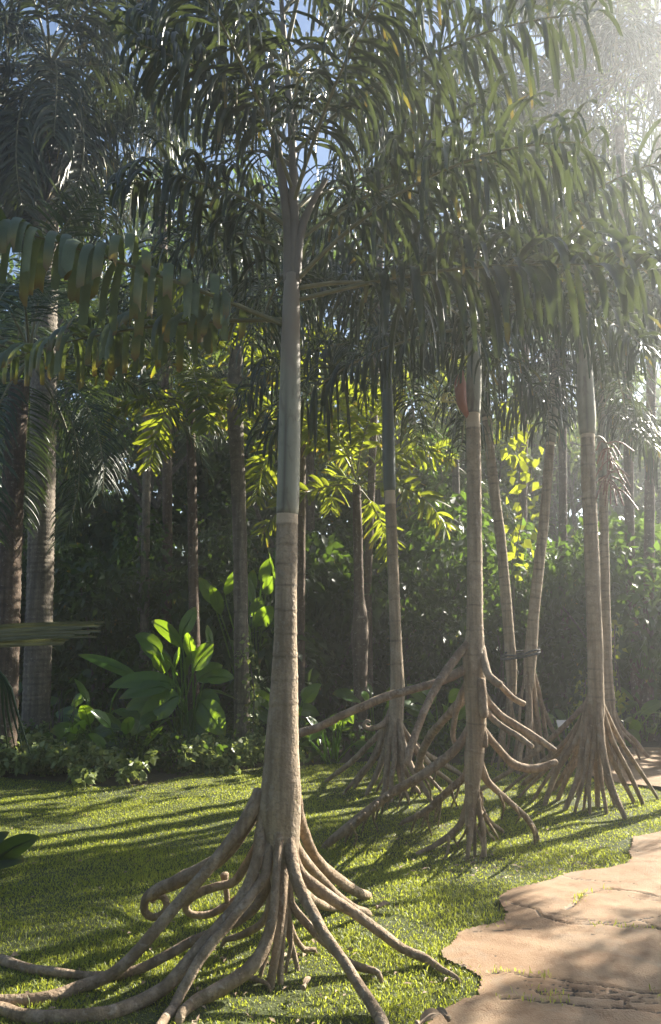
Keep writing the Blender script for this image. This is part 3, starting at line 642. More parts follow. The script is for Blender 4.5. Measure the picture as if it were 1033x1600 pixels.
for i in range(9):
    a = rg.uniform(0, 6.28); c = at(692, 628, Y2 + .1); d = np.array([math.cos(a) * .16, math.sin(a) * .1, rg.uniform(-.02, .12)])
    P, r = smooth_path([at(728, 640, Y2), at(708, 628, Y2 + .05), c, c + d * .6 + [0, 0, .03], c + d - [0, 0, .09]], [.006, .006, .005, .004, .002], .03)
    V, Q, T = tube(P, r, 5); mesh_obj('flower_string', V, Q, M['flower'], p2, T, b2)

# --- the palm behind, left of the middle one
def fan_roots(top, ends, r, sag=.25, spread=14, rng=RNG):
    out = []
    for ex, ey in ends:
        x0 = top[0] + np.clip((ex - top[0]) * .12, -spread, spread); y0 = top[1] + rng.uniform(-6, 26)
        m1 = (x0 + (ex - x0) * .28, y0 + (ey - y0) * (.34 + sag * .3)); m2 = (x0 + (ex - x0) * .62, y0 + (ey - y0) * (.66 + sag * .35))
        k = rng.uniform(.6, 1.25); j = lambda q: (q[0] + rng.normal(0, 3), q[1] + rng.normal(0, 4)); m1, m2 = j(m1), j(m2)
        out.append(dict(pts=[(top[0], top[1] - 18), (x0, y0), m1, m2, (ex, ey)], r=[r * 1.2 * k, r * 1.1 * k, r * k, r * .95 * k, r * .7 * k], ng=1, rough=.06, sides=8))
    return out
rg = np.random.default_rng(23)
roots3 = fan_roots((616, 1118), [(512, 1221), (540, 1237), (556, 1229), (574, 1240), (590, 1234), (598, 1248), (612, 1252), (626, 1246), (638, 1251), (655, 1240), (672, 1250), (690, 1238), (706, 1226), (560, 1215), (630, 1218), (722, 1214)], 5, .28, rng=rg)
roots3.append(dict(pts=[(612, 1112), (600, 1130), (586, 1137), (574, 1138), (569, 1132), (573, 1126), (578, 1128)], r=[5, 5, 4.5, 4, 3, 2.5], tip=-.1))
p3, b3, Y3, top3 = stilt_palm(
    'slimmer stilt palm with dark crownshaft, left of the middle palm and behind its long root', (616, 1240),
    [(617, 1160, 18), (618, 1125, 25), (621, 1080, 23), (620, 1040, 20), (617, 960, 18), (614, 880, 17.5), (611, 810, 17.5), (609, 765, 17)],
    [(609, 766, 19), (608, 740, 20.5), (607, 690, 20), (606, 640, 17.5), (604, 580, 15), (603, 530, 12), (603, 460, 8)],
    roots3, rings=[790, 825, 870, 900, 935, 968, 1000, 1035], shaft_mat='shaft_dark')
crown(p3, 'stilt', loc(603, 530, Y3, b3), 13, rg, hi=80, lo=-5, az0=1.1)

# --- the palm at right by the path
rg = np.random.default_rng(24)
roots4 = fan_roots((931, 1092), [(752, 1236), (786, 1240), (812, 1246), (834, 1250), (852, 1258), (872, 1252), (884, 1266), (898, 1270), (912, 1267), (922, 1272), (934, 1262), (948, 1272), (960, 1258), (976, 1279), (990, 1254), (1004, 1256), (1026, 1246), (866, 1236), (902, 1244), (820, 1226)], 5.3, .1, spread=13, rng=rg)
p4, b4, Y4, top4 = stilt_palm(
    'stilt palm at the right by the path, many straight roots spreading like a tent', (922, 1264),
    [(930, 1150, 20), (931, 1112, 27), (931, 1075, 25), (930, 1010, 23.5), (927, 930, 23), (924, 850, 22.5), (920, 760, 22), (918, 676, 21.5)],
    [(918, 677, 25), (917, 655, 28), (916, 630, 27), (914, 580, 23), (912, 540, 21), (911, 480, 16), (911, 400, 9)],
    roots4, ring=.085)
crown(p4, 'stilt', loc(911, 490, Y4, b4), 15, rg, hi=80, lo=-15, az0=.2, sc=1.1)
P, r = smooth_path([at(924, 690, Y4), at(936, 682, Y4 + .05), at(950, 700, Y4 + .1), at(956, 760, Y4 + .12)], [.011, .01, .008, .005], .03)
V, Q, T = tube(P, r, 7); mesh_obj('fruit_stalk', V, Q, M['stalk'], p4, T, b4)
for k in range(34):
    c = P[rg.integers(len(P) // 3, len(P))]; e = c + np.array([rg.normal(0, .13), rg.normal(0, .1), -rg.uniform(.05, .3)])
    q, r = smooth_path([c, c * .5 + e * .5 + [0, 0, .05], e], [.003, .003, .003], .012)
    V, Q, T = tube(q, r * (1 + 2.2 * np.abs(np.sin(np.arange(len(r)) * 1.3))), 6); mesh_obj('fruit_string', V, Q, M['fruit'], p4, T, b4)

# --- the tied leaning pair and the far right one
rg = np.random.default_rng(25)
roots5 = fan_roots((827, 1040), [(798, 1204), (810, 1208), (821, 1206), (832, 1207), (843, 1200), (852, 1196), (862, 1188), (888, 1180), (806, 1196), (838, 1192)], 4.2, .1, 8, rng=rg)
p5, b5, Y5, top5 = stilt_palm('thin stilt palm leaning right out of a roped root cone, behind the middle palm', (827, 1203),
    [(826, 1075, 16), (828, 1035, 20), (830, 1010, 19), (836, 940, 17), (845, 860, 16), (853, 780, 15), (860, 690, 14)],
    [(860, 691, 16), (863, 650, 17), (867, 600, 15), (871, 540, 10), (874, 480, 6)], roots5, ring=.09, group='leaning palms tied with a rope')
crown(p5, 'stilt', loc(870, 545, Y5, b5), 11, rg, hi=75, lo=-20, az0=2, sc=1.05)
roots6 = fan_roots((799, 1050), [(768, 1196), (778, 1204), (788, 1200), (797, 1206), (806, 1204), (782, 1190)], 4, .1, 8, rng=rg)
p6, b6, Y6, top6 = stilt_palm('thin stilt palm leaning left, tied by rope to its neighbour behind the middle palm', (790, 1200),
    [(800, 1085, 14), (799, 1045, 18), (796, 1000, 17), (790, 930, 17), (783, 850, 16), (773, 770, 16), (764, 690, 15), (760, 650, 14)],
    [(760, 651, 16), (757, 600, 16), (754, 540, 12), (752, 480, 6)], roots6, ring=.1, group='leaning palms tied with a rope')
crown(p6, 'stilt', loc(754, 540, Y6, b6), 10, rg, hi=75, lo=-10, az0=.7)
ring = []
for k in range(25):
    a = k / 24 * 6.2832; c = at(813, 1024, Y5); ring.append(c + np.array([math.cos(a) * .225, math.sin(a) * .11, .025 * math.sin(a * 1 + 1) + .02 * math.cos(a)]))
P, r = smooth_path(ring, np.full(25, .013), .03); V, Q, T = tube(P, r, 7, .04, cap=False)
P, r = smooth_path([p + np.array([0, 0, .035 + .01 * math.sin(i)]) for i, p in enumerate(ring)], np.full(25, .011), .03); v2 = tube(P, r, 7, .04, cap=False)
V, Q, T = cat_mesh([(V, Q, T), v2])
tag(mesh_obj('rope', V, Q, M['rope'], None, T, ring[0]), 'dark rope lashed round the two thin leaning palms', 'rope')
roots7 = fan_roots((951, 1095), [(965, 1196), (978, 1200), (990, 1196), (1000, 1188), (1012, 1184), (955, 1192), (940, 1188)], 4.5, .1, 8, rng=rg)
p7, b7, Y7, top7 = stilt_palm('thin stilt palm half hidden behind the right hand palm by the path', (966, 1192),
    [(951, 1130, 14), (951, 1095, 20), (949, 1060, 17), (947, 980, 15), (945, 880, 14), (943, 780, 13), (942, 745, 13)],
    [(942, 746, 15), (941, 710, 15), (940, 660, 11), (940, 600, 6)], roots7, ring=.08)
crown(p7, 'stilt', loc(940, 660, Y7, b7), 11, rg, hi=70, lo=-25, az0=1.3)

# --- other palms in the bed behind
def palm(label, trunk, Y, spec, n, crown_px, mat='bark_dark', ring=.14, hi=75, lo=-20, sc=1.0, az0=0.0, seed=1, band=False, group='palms in the bed behind the lawn', name='palm_tree'):
    rg = np.random.default_rng(seed)
    base = at(trunk[0][0], trunk[0][1], Y); base[2] = -.03
    t = thing(name, label, 'palm tree', base, group)
    low = (trunk[0][0], 800 + 0, 0)
    tr = list(trunk); V, Q, T, P = trunk_mesh(tr, Y, ring=ring, step=.025, sides=14, rng=rg, band=band, rough=.03, ringw=.012)
    z0 = P[0][2]
    if z0 > -.03:                               # carry the foot down to the soil
        r0 = trunk[0][2] * .5 * pxs(P[0]); v, q, tt = tube([[P[0][0], P[0][1], -.05], [P[0][0], P[0][1], z0 * .5], P[0] + [0, 0, .02]], [r0 * 1.25, r0 * 1.08, r0 * .99], 14)
        V, Q, T = cat_mesh([(V, Q, T), (v, q, tt)])
    mesh_obj('trunk', V, Q, M[mat], t, T, base)
    c = at(crown_px[0], crown_px[1], Y) - base
    if n: crown(t, spec, c, n, rg, hi=hi, lo=lo, sc=sc, az0=az0)
    return t, base
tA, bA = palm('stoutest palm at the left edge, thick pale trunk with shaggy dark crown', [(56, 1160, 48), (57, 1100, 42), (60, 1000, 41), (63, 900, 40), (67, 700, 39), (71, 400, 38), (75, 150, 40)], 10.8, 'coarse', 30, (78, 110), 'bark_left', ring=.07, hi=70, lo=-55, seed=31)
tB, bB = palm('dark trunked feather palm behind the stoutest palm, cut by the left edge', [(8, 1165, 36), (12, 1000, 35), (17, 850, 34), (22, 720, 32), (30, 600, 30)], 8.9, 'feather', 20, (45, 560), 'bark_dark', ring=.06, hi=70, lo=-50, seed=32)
palm('thinnest pale trunked palm right of the stoutest palm', [(226, 1000, 15), (227, 900, 14), (229, 760, 12.5), (230, 640, 12)], 12.6, 'stilt', 9, (230, 560), 'bark_left', seed=33, lo=-10)
tD, bD = palm('thin brown palm trunk behind the big leaf clump, lit yellow frond hanging from its crown', [(304, 1010, 17), (302, 900, 16), (300, 760, 15), (297, 640, 14)], 9.9, 'fox', 8, (297, 590), seed=34, lo=-25)
for az, p0, k in ((-50, 22, 1.1), (-68, 12, 1.0), (210, 15, .9)):
    make_frond(tD, 'fox', R(p0), at(298, 636, 9.9) - bD + [0, -.05, 0], R(az), np.random.default_rng(340 + az), k, bend=1.6, plum=.5, droop=.3)
tE, bE = palm('grey palm with a vine on its foot, just left of the foreground palm', [(378, 1120, 25), (377, 1000, 23), (375, 850, 22), (370, 700, 23), (366, 620, 25), (370, 540, 20), (373, 470, 15)], 10.0, 'stilt', 13, (374, 470), 'bark_left', ring=.2, seed=35, lo=0)
palm('slim palm hidden directly behind the foreground palm trunk', [(469, 1160, 16), (469, 1000, 15), (470, 850, 14.5), (471, 690, 14)], 11.0, 'fox', 11, (471, 650), seed=36, lo=-30)
tG, bG = palm('reddish brown palm with a swollen shaggy foot, left of the dark crownshaft palm', [(563, 1075, 20), (563, 1040, 23), (562, 1000, 28), (563, 965, 24), (561, 930, 16), (560, 880, 15), (559, 830, 15), (557, 760, 13)], 10.4, 'fox', 11, (557, 760), 'bark_dark', seed=37, lo=-50, hi=70)
palm('distant slim palm trunk between the dark crownshaft palm and the middle palm', [(645, 900, 11), (644, 800, 10.5), (643, 640, 9.5)], 15.5, 'fox', 11, (643, 600), 'bark_left', seed=38, lo=-40, sc=1.1)
palm('short distant palm just left of the middle palm trunk', [(714, 900, 13), (713, 800, 12), (712, 720, 11)], 13.5, 'feather', 10, (712, 730), 'bark_left', seed=39, lo=-25, hi=70, sc=.65)
palm('distant thin palm touching the left side of the dark crownshaft palm', [(592, 900, 9), (592, 800, 9), (591, 700, 8)], 14.5, 'fox', 11, (590, 680), 'bark_dark', seed=40, lo=-40)
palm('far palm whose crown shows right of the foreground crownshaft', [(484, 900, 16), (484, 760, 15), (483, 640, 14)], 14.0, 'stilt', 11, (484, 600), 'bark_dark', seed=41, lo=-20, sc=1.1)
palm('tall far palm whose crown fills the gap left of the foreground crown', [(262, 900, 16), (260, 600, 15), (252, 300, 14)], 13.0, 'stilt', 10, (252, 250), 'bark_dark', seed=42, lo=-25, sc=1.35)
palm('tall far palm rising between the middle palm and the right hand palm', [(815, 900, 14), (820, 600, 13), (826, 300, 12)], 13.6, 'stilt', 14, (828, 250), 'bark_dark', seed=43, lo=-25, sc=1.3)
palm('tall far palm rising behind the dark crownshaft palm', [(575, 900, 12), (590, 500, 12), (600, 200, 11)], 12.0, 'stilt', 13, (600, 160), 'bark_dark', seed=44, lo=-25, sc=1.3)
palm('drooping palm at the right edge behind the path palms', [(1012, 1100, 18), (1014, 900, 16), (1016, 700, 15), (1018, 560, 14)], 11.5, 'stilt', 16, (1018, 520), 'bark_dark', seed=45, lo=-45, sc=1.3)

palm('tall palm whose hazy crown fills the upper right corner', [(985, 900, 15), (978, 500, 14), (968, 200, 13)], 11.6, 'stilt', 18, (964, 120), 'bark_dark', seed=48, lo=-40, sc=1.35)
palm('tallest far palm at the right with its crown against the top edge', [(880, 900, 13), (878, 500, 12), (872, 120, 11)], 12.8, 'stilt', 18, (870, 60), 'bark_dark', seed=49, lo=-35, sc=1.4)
palm('palm added past the path to shade the lawn, only its hanging fronds in view at the right edge', [(1046, 1110, 18), (1048, 900, 15), (1050, 700, 14), (1052, 560, 13)], 9.3, 'stilt', 16, (1052, 545), 'bark_stilt', seed=46, lo=-30, sc=1.15)  # added so that its crown shades the left lawn
for (x, y, h, sd, lab) in ((5.0, 8.7, 3.2, 201, 'low spreading palm added past the path to shade the lawn, frond tips at the right edge'),):  # palm added to throw shade on the middle of the lawn
    rg = np.random.default_rng(sd); b = np.array([x, y, -.03]); t = thing('palm_tree', lab, 'palm tree', b, 'palms in the bed behind the lawn')
    P, r = smooth_path([b, b + [.03, 0, h * .5], b + [0, .02, h]], [.09, .075, .06], .03); V, Q, T = tube(P, r, 12, .04); mesh_obj('trunk', V, Q, M['bark_left'], t, T, b)
    crown(t, 'stilt', np.array([0, 0, h]), 6, rg, hi=55, lo=-15, sc=.6, rise=.15)
# ------------------------------------------------------------------ broad leaves
def big_leaf(P0, P1, P2, w, rng, droop=.12, segs=10, across=6):
    """stalk P0-P1, blade P1-P2, width w"""
    P0, P1, P2 = (np.asarray(p, float) for p in (P0, P1, P2)); L = np.linalg.norm(P2 - P1)
    t = np.linspace(0, 1, segs + 1); mid = (P1 + P2) * .5 + np.array([0, 0, L * droop]) + rng.normal(0, .03, 3) * L
    C = ((1 - t) ** 2)[:, None] * P1 + (2 * t * (1 - t))[:, None] * mid + (t ** 2)[:, None] * P2
    T = nrm(np.gradient(C, axis=0)); face = nrm(np.array([rng.normal(0, .45), -.75 + rng.normal(0, .4), .55]))
    sd = nrm(np.cross(T, face)); nn = np.cross(sd, T)
    prof = np.sin(np.pi * (t ** .8)) ** .7; prof[-1] = .02; prof[0] = .08
    u = np.linspace(-1, 1, across + 1); V = []
    wav = rng.uniform(0, 6.28)
    for i in range(segs + 1):
        for k in u:
            hw = w * .5 * prof[i]
            V.append(C[i] + sd[i] * k * hw + nn[i] * (abs(k) * .28 * hw - .18 * hw * k * k + .05 * hw * math.sin(t[i] * 17 + wav + 2 * k) * abs(k)))
    V = np.array(V); n = across + 1
    i = np.arange(segs)[:, None] * n + np.arange(across)[None]; Q = np.stack([i, i + 1, i + n + 1, i + n], -1).reshape(-1, 4)
    Tn = np.zeros((len(V), 4)); Tn[:, 0] = rng.random(); Tn[:, 1] = np.repeat(t, n) * .8; Tn[:, 2] = rng.choice([.1, .1, .3, .9]); Tn[:, 3] = 1
    c0 = P0 * .5 + P1 * .5 + np.array([0, 0, .06 * np.linalg.norm(P1 - P0)])
    S1, r1 = smooth_path([P0, c0, P1, C[segs // 2], C[-2]], [.014, .011, .009, .006, .002], .05)
    S1[-1] -= nn[-2] * .0; st = tube(S1 - np.array([0, 0, .004]), r1, 6)
    return cat_mesh([(V, Q, Tn), (st[0], st[1], np.column_stack([np.full(len(st[0]), .6), np.zeros(len(st[0])), np.zeros(len(st[0])), np.ones(len(st[0]))]))])
def leaf_clump(label, base, leaves, Y, seed, rand=0, hgt=1.0, spread=.8, lw=.22, mat='broad_leaf', name='broad_leaf_plant', cat='plant', group=None, fwd=0.0):
    rng = np.random.default_rng(seed)
    t = thing(name, label, cat, base, group)
    for (bx, by, tx, ty, wpx) in leaves:
        y = Y + rng.uniform(-.25, .25); a = at(bx, by, y); b = at(tx, ty, y + rng.uniform(-.2, .12)); s = pxs(a)
        root = np.array(base) + np.array([rng.normal(0, .08), rng.normal(0, .06), 0])
        V, Q, T = big_leaf(root, a, b, wpx * s * 1.1, rng); mesh_obj('leaf', V, Q, M[mat], t, T, base)
    for k in range(rand):
        az = rng.uniform(0, 6.28); el = rng.uniform(.15, 1.25); h = hgt * rng.uniform(.25, .8); d = np.array([math.cos(az), math.sin(az), 0])
        root = np.array(base) + d * rng.uniform(0, .15) * spread
        a = root + d * spread * rng.uniform(.15, .55) * math.cos(el) + np.array([0, 0, h])
        L = lw * rng.uniform(1.8, 3.0); b = a + d * L * math.cos(el * .8) + np.array([0, 0, L * math.sin(el - .55)])
        V, Q, T = big_leaf(root, a, b, lw * rng.uniform(.8, 1.2), rng, droop=.15); mesh_obj('leaf', V, Q, M[mat], t, T, base)
    return t
Yc = 9.7; bc = at(290, 1190, Yc); bc[2] = -.02
leaf_clump('broad bright green leafed clump at the lawn edge, left of the foreground palm', bc, [
    (218, 1062, 122, 1023, 20), (283, 997, 306, 948, 24), (300, 1032, 294, 988, 23), (285, 1012, 236, 970, 22), (252, 1022, 211, 992, 26), (256, 1052, 248, 1014, 29),
    (272, 1048, 283, 1008, 20), (303, 1048, 334, 1006, 32), (330, 1014, 324, 976, 15), (276, 1072, 170, 1074, 26), (308, 1064, 348, 1040, 30), (318, 1078, 372, 1094, 20),
    (290, 1055, 312, 1020, 22), (268, 1040, 220, 1010, 22), (280, 1088, 218, 1128, 42), (292, 1098, 268, 1160, 44), (312, 1098, 352, 1150, 40), (268, 1090, 196, 1108, 34),
    (300, 1108, 312, 1172, 40), (262, 1075, 186, 1092, 24), (322, 1060, 366, 1060, 24), (275, 1062, 262, 1030, 18), (310, 1085, 340, 1120, 34), (250, 1095, 205, 1150, 34)], Yc, 51)
Yd = 11.2; bd = at(398, 1160, Yd); bd[2] = -.02
leaf_clump('taller broad leafed clump behind the vine covered palm foot', bd, [
    (396, 965, 409, 932, 20), (400, 985, 427, 948, 26), (396, 945, 384, 898, 18), (408, 910, 424, 872, 18), (412, 990, 428, 965, 26), (388, 935, 396, 890, 20), (415, 930, 428, 900, 18),
    (335, 945, 311, 902, 19), (345, 960, 330, 915, 18), (405, 1010, 420, 985, 20), (392, 1000, 380, 960, 22), (430, 905, 420, 862, 16), (352, 930, 372, 890, 18), (400, 1030, 360, 1000, 26)], Yd, 52)
clumps = [('dark broad leafed plant in the shade below the left palms', 150, 1180, 10.0, 14, .9, .2), ('low dark broad leafed plant left of the bright clump', 200, 1195, 9.3, 10, .6, .16),
          ('shaded broad leafed plant in front of the hidden slim palm', 450, 1185, 10.2, 12, .9, .17), ('shaded broad leafed plant under the long root of the middle palm', 520, 1185, 9.6, 14, .8, .14),
          ('dark broad leafed plant between the reddish palm and the dark crownshaft palm', 590, 1175, 10.6, 14, 1.0, .16), ('dark broad leafed plant behind the middle palm roots', 690, 1180, 10.4, 14, .9, .16),
          ('low broad leafed plant at far right behind the path', 1010, 1150, 11.5, 16, .7, .15), ('broad leafed plant at right of the half hidden thin palm', 975, 1150, 11.0, 12, .8, .14),
          ('broad leafed plant left of the right hand palm roots', 890, 1165, 10.2, 12, .7, .13), ('dark broad leafed plant at the far left edge', 30, 1180, 11.5, 14, 1.2, .2)]
for i, (lab, px, py, Y, n, h, lw) in enumerate(clumps):
    b = at(px, py, Y); b[2] = -.02; leaf_clump(lab, b, [], Y, 60 + i, rand=n, hgt=h, lw=lw, group='shaded broad leafed plants')

# ------------------------------------------------------------------ shrubs, vines, trees
def shrub(name, label, base, clumps, n, size, seed, mat='shrub_leaf', cat='shrub', group=None, stems=4, aspect=.5, **kw):
    rng = np.random.default_rng(seed)
    t = thing(name, label, cat, base, group)
    C = [np.array(c[:3]) for c in clumps]; rr = [c[3] for c in clumps]
    V, Q, T = leaf_cloud(C, rr, n, size, rng, aspect, **kw); mesh_obj('foliage', V, Q, M[mat], t, T, base)
    sp = []
    for k in range(min(stems, len(C))):
        c = C[k]; P, r = smooth_path([np.array(base) + rng.normal(0, .05, 3) * [1, 1, 0], (np.array(base) + c) / 2 + rng.normal(0, .08, 3), c], [.03, .02, .008], .08); sp.append(tube(P, r, 6, .05))
    V, Q, T = cat_mesh(sp); mesh_obj('stem', V, Q, M['twig'], t, T, base)
    return t
rg = np.random.default_rng(70)
bank = [(-60, 12.5, 2.6), (60, 13.2, 3.2), (150, 12.4, 2.6), (240, 13.4, 3.4), (330, 13.0, 2.8), (420, 13.6, 3.0), (500, 12.6, 2.4), (560, 13.8, 3.2), (640, 12.8, 2.6), (700, 13.6, 3.3),
        (970, 11.9, 2.6), (1035, 12.0, 3.0), (1090, 11.6, 2.8),
        (770, 12.6, 2.8), (850, 13.2, 3.4), (920, 12.8, 2.6), (1000, 13.6, 2.8), (1080, 13, 3.0)]
names = ['at the far left edge', 'behind the stoutest palm', 'right of the stoutest palm', 'behind the thinnest pale palm', 'behind the bright broad leafed clump', 'behind the vine covered palm', 'behind the hidden slim palm',
         'behind the reddish brown palm', 'right of the dark crownshaft palm', 'left of the middle palm', 'right behind the half hidden thin palm', 'at the right edge beyond the path', 'outside the right edge beyond the path', 'behind the middle palm', 'between the leaning palms and the right hand palm', 'behind the right hand palm', 'at the far right behind the path', 'past the right edge']
for i, ((px, Y, h), nm) in enumerate(zip(bank, names)):
    b = at(px, 1100, Y); b[2] = -.03; cl = []
    for k in range(9):
        z = rg.uniform(.3, h); cl.append((b[0] + rg.normal(0, .55), b[1] + rg.normal(0, .4), z, rg.uniform(.45, .8)))
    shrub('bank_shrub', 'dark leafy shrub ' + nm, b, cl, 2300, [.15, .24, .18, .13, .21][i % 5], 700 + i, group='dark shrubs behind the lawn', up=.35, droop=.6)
# climbers
def climber(label, pts, Y, n, size, rad, seed, mat='vine_leaf', aspect=.7):
    rng = np.random.default_rng(seed); P = [at(px, py, Y) for px, py in pts]; P, _ = smooth_path(P, np.zeros(len(P)), .08)
    base = P[0].copy(); base[2] = max(-.02, base[2])
    t = thing('climbing_vine', label, 'vine', base)
    C = P[rng.integers(0, len(P), 30)] + rng.normal(0, rad * .4, (30, 3))
    V, Q, T = leaf_cloud(C, np.full(30, rad), n, size, rng, aspect, up=.3, droop=.5, yellow=.1); mesh_obj('foliage', V, Q, M[mat], t, T, base)
    P2, r2 = smooth_path(np.vstack([[P[0][0], P[0][1], -.03], P[::3]]), np.full(len(P[::3]) + 1, .008), .05); V, Q, T = tube(P2, r2, 5); mesh_obj('stem', V, Q, M['twig'], t, T, base)
climber('pale leafed vine climbing the foot of the grey palm', [(392, 1185), (394, 1140), (398, 1090), (392, 1050), (388, 1010)], 9.75, 260, .075, .12, 81, 'cover_leaf')
climber('yellow green round leafed vine hanging above the leaning palms', [(800, 900), (812, 830), (822, 780), (830, 740), (806, 690), (812, 650)], 11.2, 130, .17, .26, 82, 'vine_leaf', .85)
climber('thin vine with yellow leaves left of the right hand palm', [(905, 1150), (912, 1090), (916, 1060)], 10.4, 120, .07, .12, 83, 'vine_leaf')
climber('sunlit vine with small leaves beside the half hidden thin palm', [(962, 1150), (964, 1110), (960, 1000), (962, 960)], 10.2, 110, .1, .1, 84, 'vine_leaf')
climber('dark leafy vine draped high between the far palms', [(690, 1000), (700, 850), (690, 740), (676, 690)], 14.2, 1500, .12, .45, 85, 'shrub_leaf')

def tree(label, base, limbs, n, size, seed, mat='tree_leaf', r0=.16, rad=.9, aspect=.4, name='broadleaf_tree', bark='twig', sub=4, group='trees beyond the palms'):
    """limbs: list of point lists from the trunk outwards"""
    rng = np.random.default_rng(seed); base = np.array(base, float)
    t = thing(name, label, 'tree', base, group)
    P, r = smooth_path(limbs[0], np.linspace(r0, r0 * .35, len(limbs[0])), .2); V, Q, T = tube(P, r, 12, .05); mesh_obj('trunk', V, Q, M[bark], t, T, base)
    C = []; br = []
    for lm in limbs[1:]:
        P, r = smooth_path(lm, np.linspace(r0 * .45, r0 * .1, len(lm)), .15); br.append(tube(P, r, 7, .05)); C.append(P[-1])
        for k in range(sub):
            a = P[rng.integers(len(P) // 3, len(P))]; e = a + nrm(rng.normal(size=3) + [0, 0, .3]) * rng.uniform(.5, 1.3) * rad
            q, rr = smooth_path([a, (a + e) / 2 + rng.normal(0, .1, 3), e], [r0 * .14, r0 * .1, r0 * .04], .12); br.append(tube(q, rr, 5, .04)); C.append(e)
    V, Q, T = cat_mesh(br); mesh_obj('branches', V, Q, M[bark], t, T, base)
    C = np.array(C); V, Q, T = leaf_cloud(C, rng.uniform(.5, 1.0, len(C)) * rad * .75, n, size, rng, aspect, shell=.2, up=.4, droop=.4, yellow=.05); mesh_obj('crown', V, Q, M[mat], t, T, base)
    return t
def rnd_tree(label, px, Y, h, w, n, size, seed, **kw):
    rng = np.random.default_rng(seed); b = at(px, 1000, Y); b[2] = -.05; top = b + np.array([rng.normal(0, .4), rng.normal(0, .4), h * .75])
    limbs = [[b, b + [rng.normal(0, .2), 0, h * .3], b * .4 + top * .6 + [rng.normal(0, .3), 0, 0], top]]
    for k in range(10):
        z = rng.uniform(.3, .75); s = b + (top - b) * z; a = rng.uniform(0, 6.28); L = w * rng.uniform(.5, 1)
        limbs.append([s, s + np.array([math.cos(a) * L * .5, math.sin(a) * L * .5, h * .1]), s + np.array([math.cos(a) * L, math.sin(a) * L, h * rng.uniform(.08, .28)])])
    return tree(label, b, limbs, n, size, seed, **kw)
rnd_tree('tall leafy tree at upper left between the shaggy crown and the foreground palm', 235, 17, 12.0, 3.2, 2300, .2, 91, rad=1.5)
rnd_tree('leafy tree behind the palms at the far left', 40, 16, 11, 3, 5200, .22, 92, rad=1.5)
rnd_tree('leafy tree behind the foreground crownshaft', 430, 18, 11, 3, 4200, .2, 93, rad=1.4)
rnd_tree('leafy tree behind the dark crownshaft palm', 600, 18, 9.5, 3, 4200, .2, 94, rad=1.4)
rnd_tree('leafy tree behind the middle palm', 760, 19, 9.5, 3, 4200, .2, 95, rad=1.4)
rnd_tree('leafy tree behind the right hand palm', 930, 18, 9, 3, 4000, .2, 96, rad=1.3)
def side_tree():  # out of view, added to cast loose shade on the path
    b = np.array([8.6, 8.6, -.05]); limbs = [[b, b + [.1, 0, 2.2], b + [-.1, .1, 4.2], b + [-.2, 0, 5.6]]]
    rng = np.random.default_rng(98)
    for k in range(8):
        a = rng.uniform(0, 6.28); z = rng.uniform(3.5, 5.2); L = rng.uniform(.6, 1.5); limbs.append([b + [0, 0, z], b + [math.cos(a) * L * .5, math.sin(a) * L * .5, z + .5], b + [math.cos(a) * L, math.sin(a) * L, z + rng.uniform(.4, .9)]])
    tree('unseen small broadleaf tree added past the right side of the path to shade it', b, limbs, 2200, .16, 98, r0=.11, rad=.7, sub=2)
side_tree()
q = lambda px, py, Y: at(px, py, Y)
bt = np.array([9.3, 13.2, -.05])
tree('fine leafed tree reaching bare grey branches in from the upper right', bt, [
    [bt, bt + [0, 0, 3], bt + [-.3, 0, 6], bt + [-.6, 0, 8.5]],
    [bt + [-.2, 0, 5.5], q(1090, 70, 12.5), q(1010, 125, 12.3), q(965, 150, 12.2)], [bt + [-.3, 0, 5.8], q(1080, 90, 12.7), q(1000, 160, 12.8), q(950, 220, 12.8)],
    [bt + [0, 0, 5], q(1090, 200, 13), q(1010, 260, 13), q(970, 300, 13)], [bt + [-.4, 0, 7.5], q(1080, -40, 12.4), q(1000, 20, 12.5), q(950, 60, 12.6)],
    [bt + [-.1, 0, 5], q(1080, 330, 13), q(1000, 360, 13), q(960, 340, 13.2)]], 7500, .13, 97, r0=.2, rad=1.0, aspect=.3, sub=9)

# ------------------------------------------------------------------ far wood and ground cover (uncountable)
def build_wood():
    rng = np.random.default_rng(101); C = []; rad = []
    for k in range(620):
        x = rng.uniform(-14, 17); y = rng.uniform(20, 26); top = 15 if x < 8 else 9
        z = top * rng.uniform(0, 1) ** 1.5; C.append((x, y, z)); rad.append(rng.uniform(.7, 1.5))
    for k in range(170):
        C.append((rng.uniform(-13, 10), rng.uniform(18.5, 21), rng.uniform(1.5, 6.5))); rad.append(rng.uniform(.8, 1.4))
    for k in range(300):                        # unseen belt of wood added behind the viewer to block low sky light
        a = rng.uniform(R(150), R(390)); d = rng.uniform(9, 12); z = 5.5 * rng.uniform(0, 1)
        C.append((d * math.cos(a), d * math.sin(a) if math.sin(a) < 0.2 else -3, z)); rad.append(rng.uniform(.7, 1.4))
    k = [i for i, c in enumerate(C) if not (c[0] > 2 and -4 < c[1] < 9 and c[2] > 3.5)]; C = [C[i] for i in k]; rad = [rad[i] for i in k]
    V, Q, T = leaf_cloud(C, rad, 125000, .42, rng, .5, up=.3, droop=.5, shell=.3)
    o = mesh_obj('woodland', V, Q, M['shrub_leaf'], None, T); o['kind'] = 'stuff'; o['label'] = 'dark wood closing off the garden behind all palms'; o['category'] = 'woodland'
build_wood()
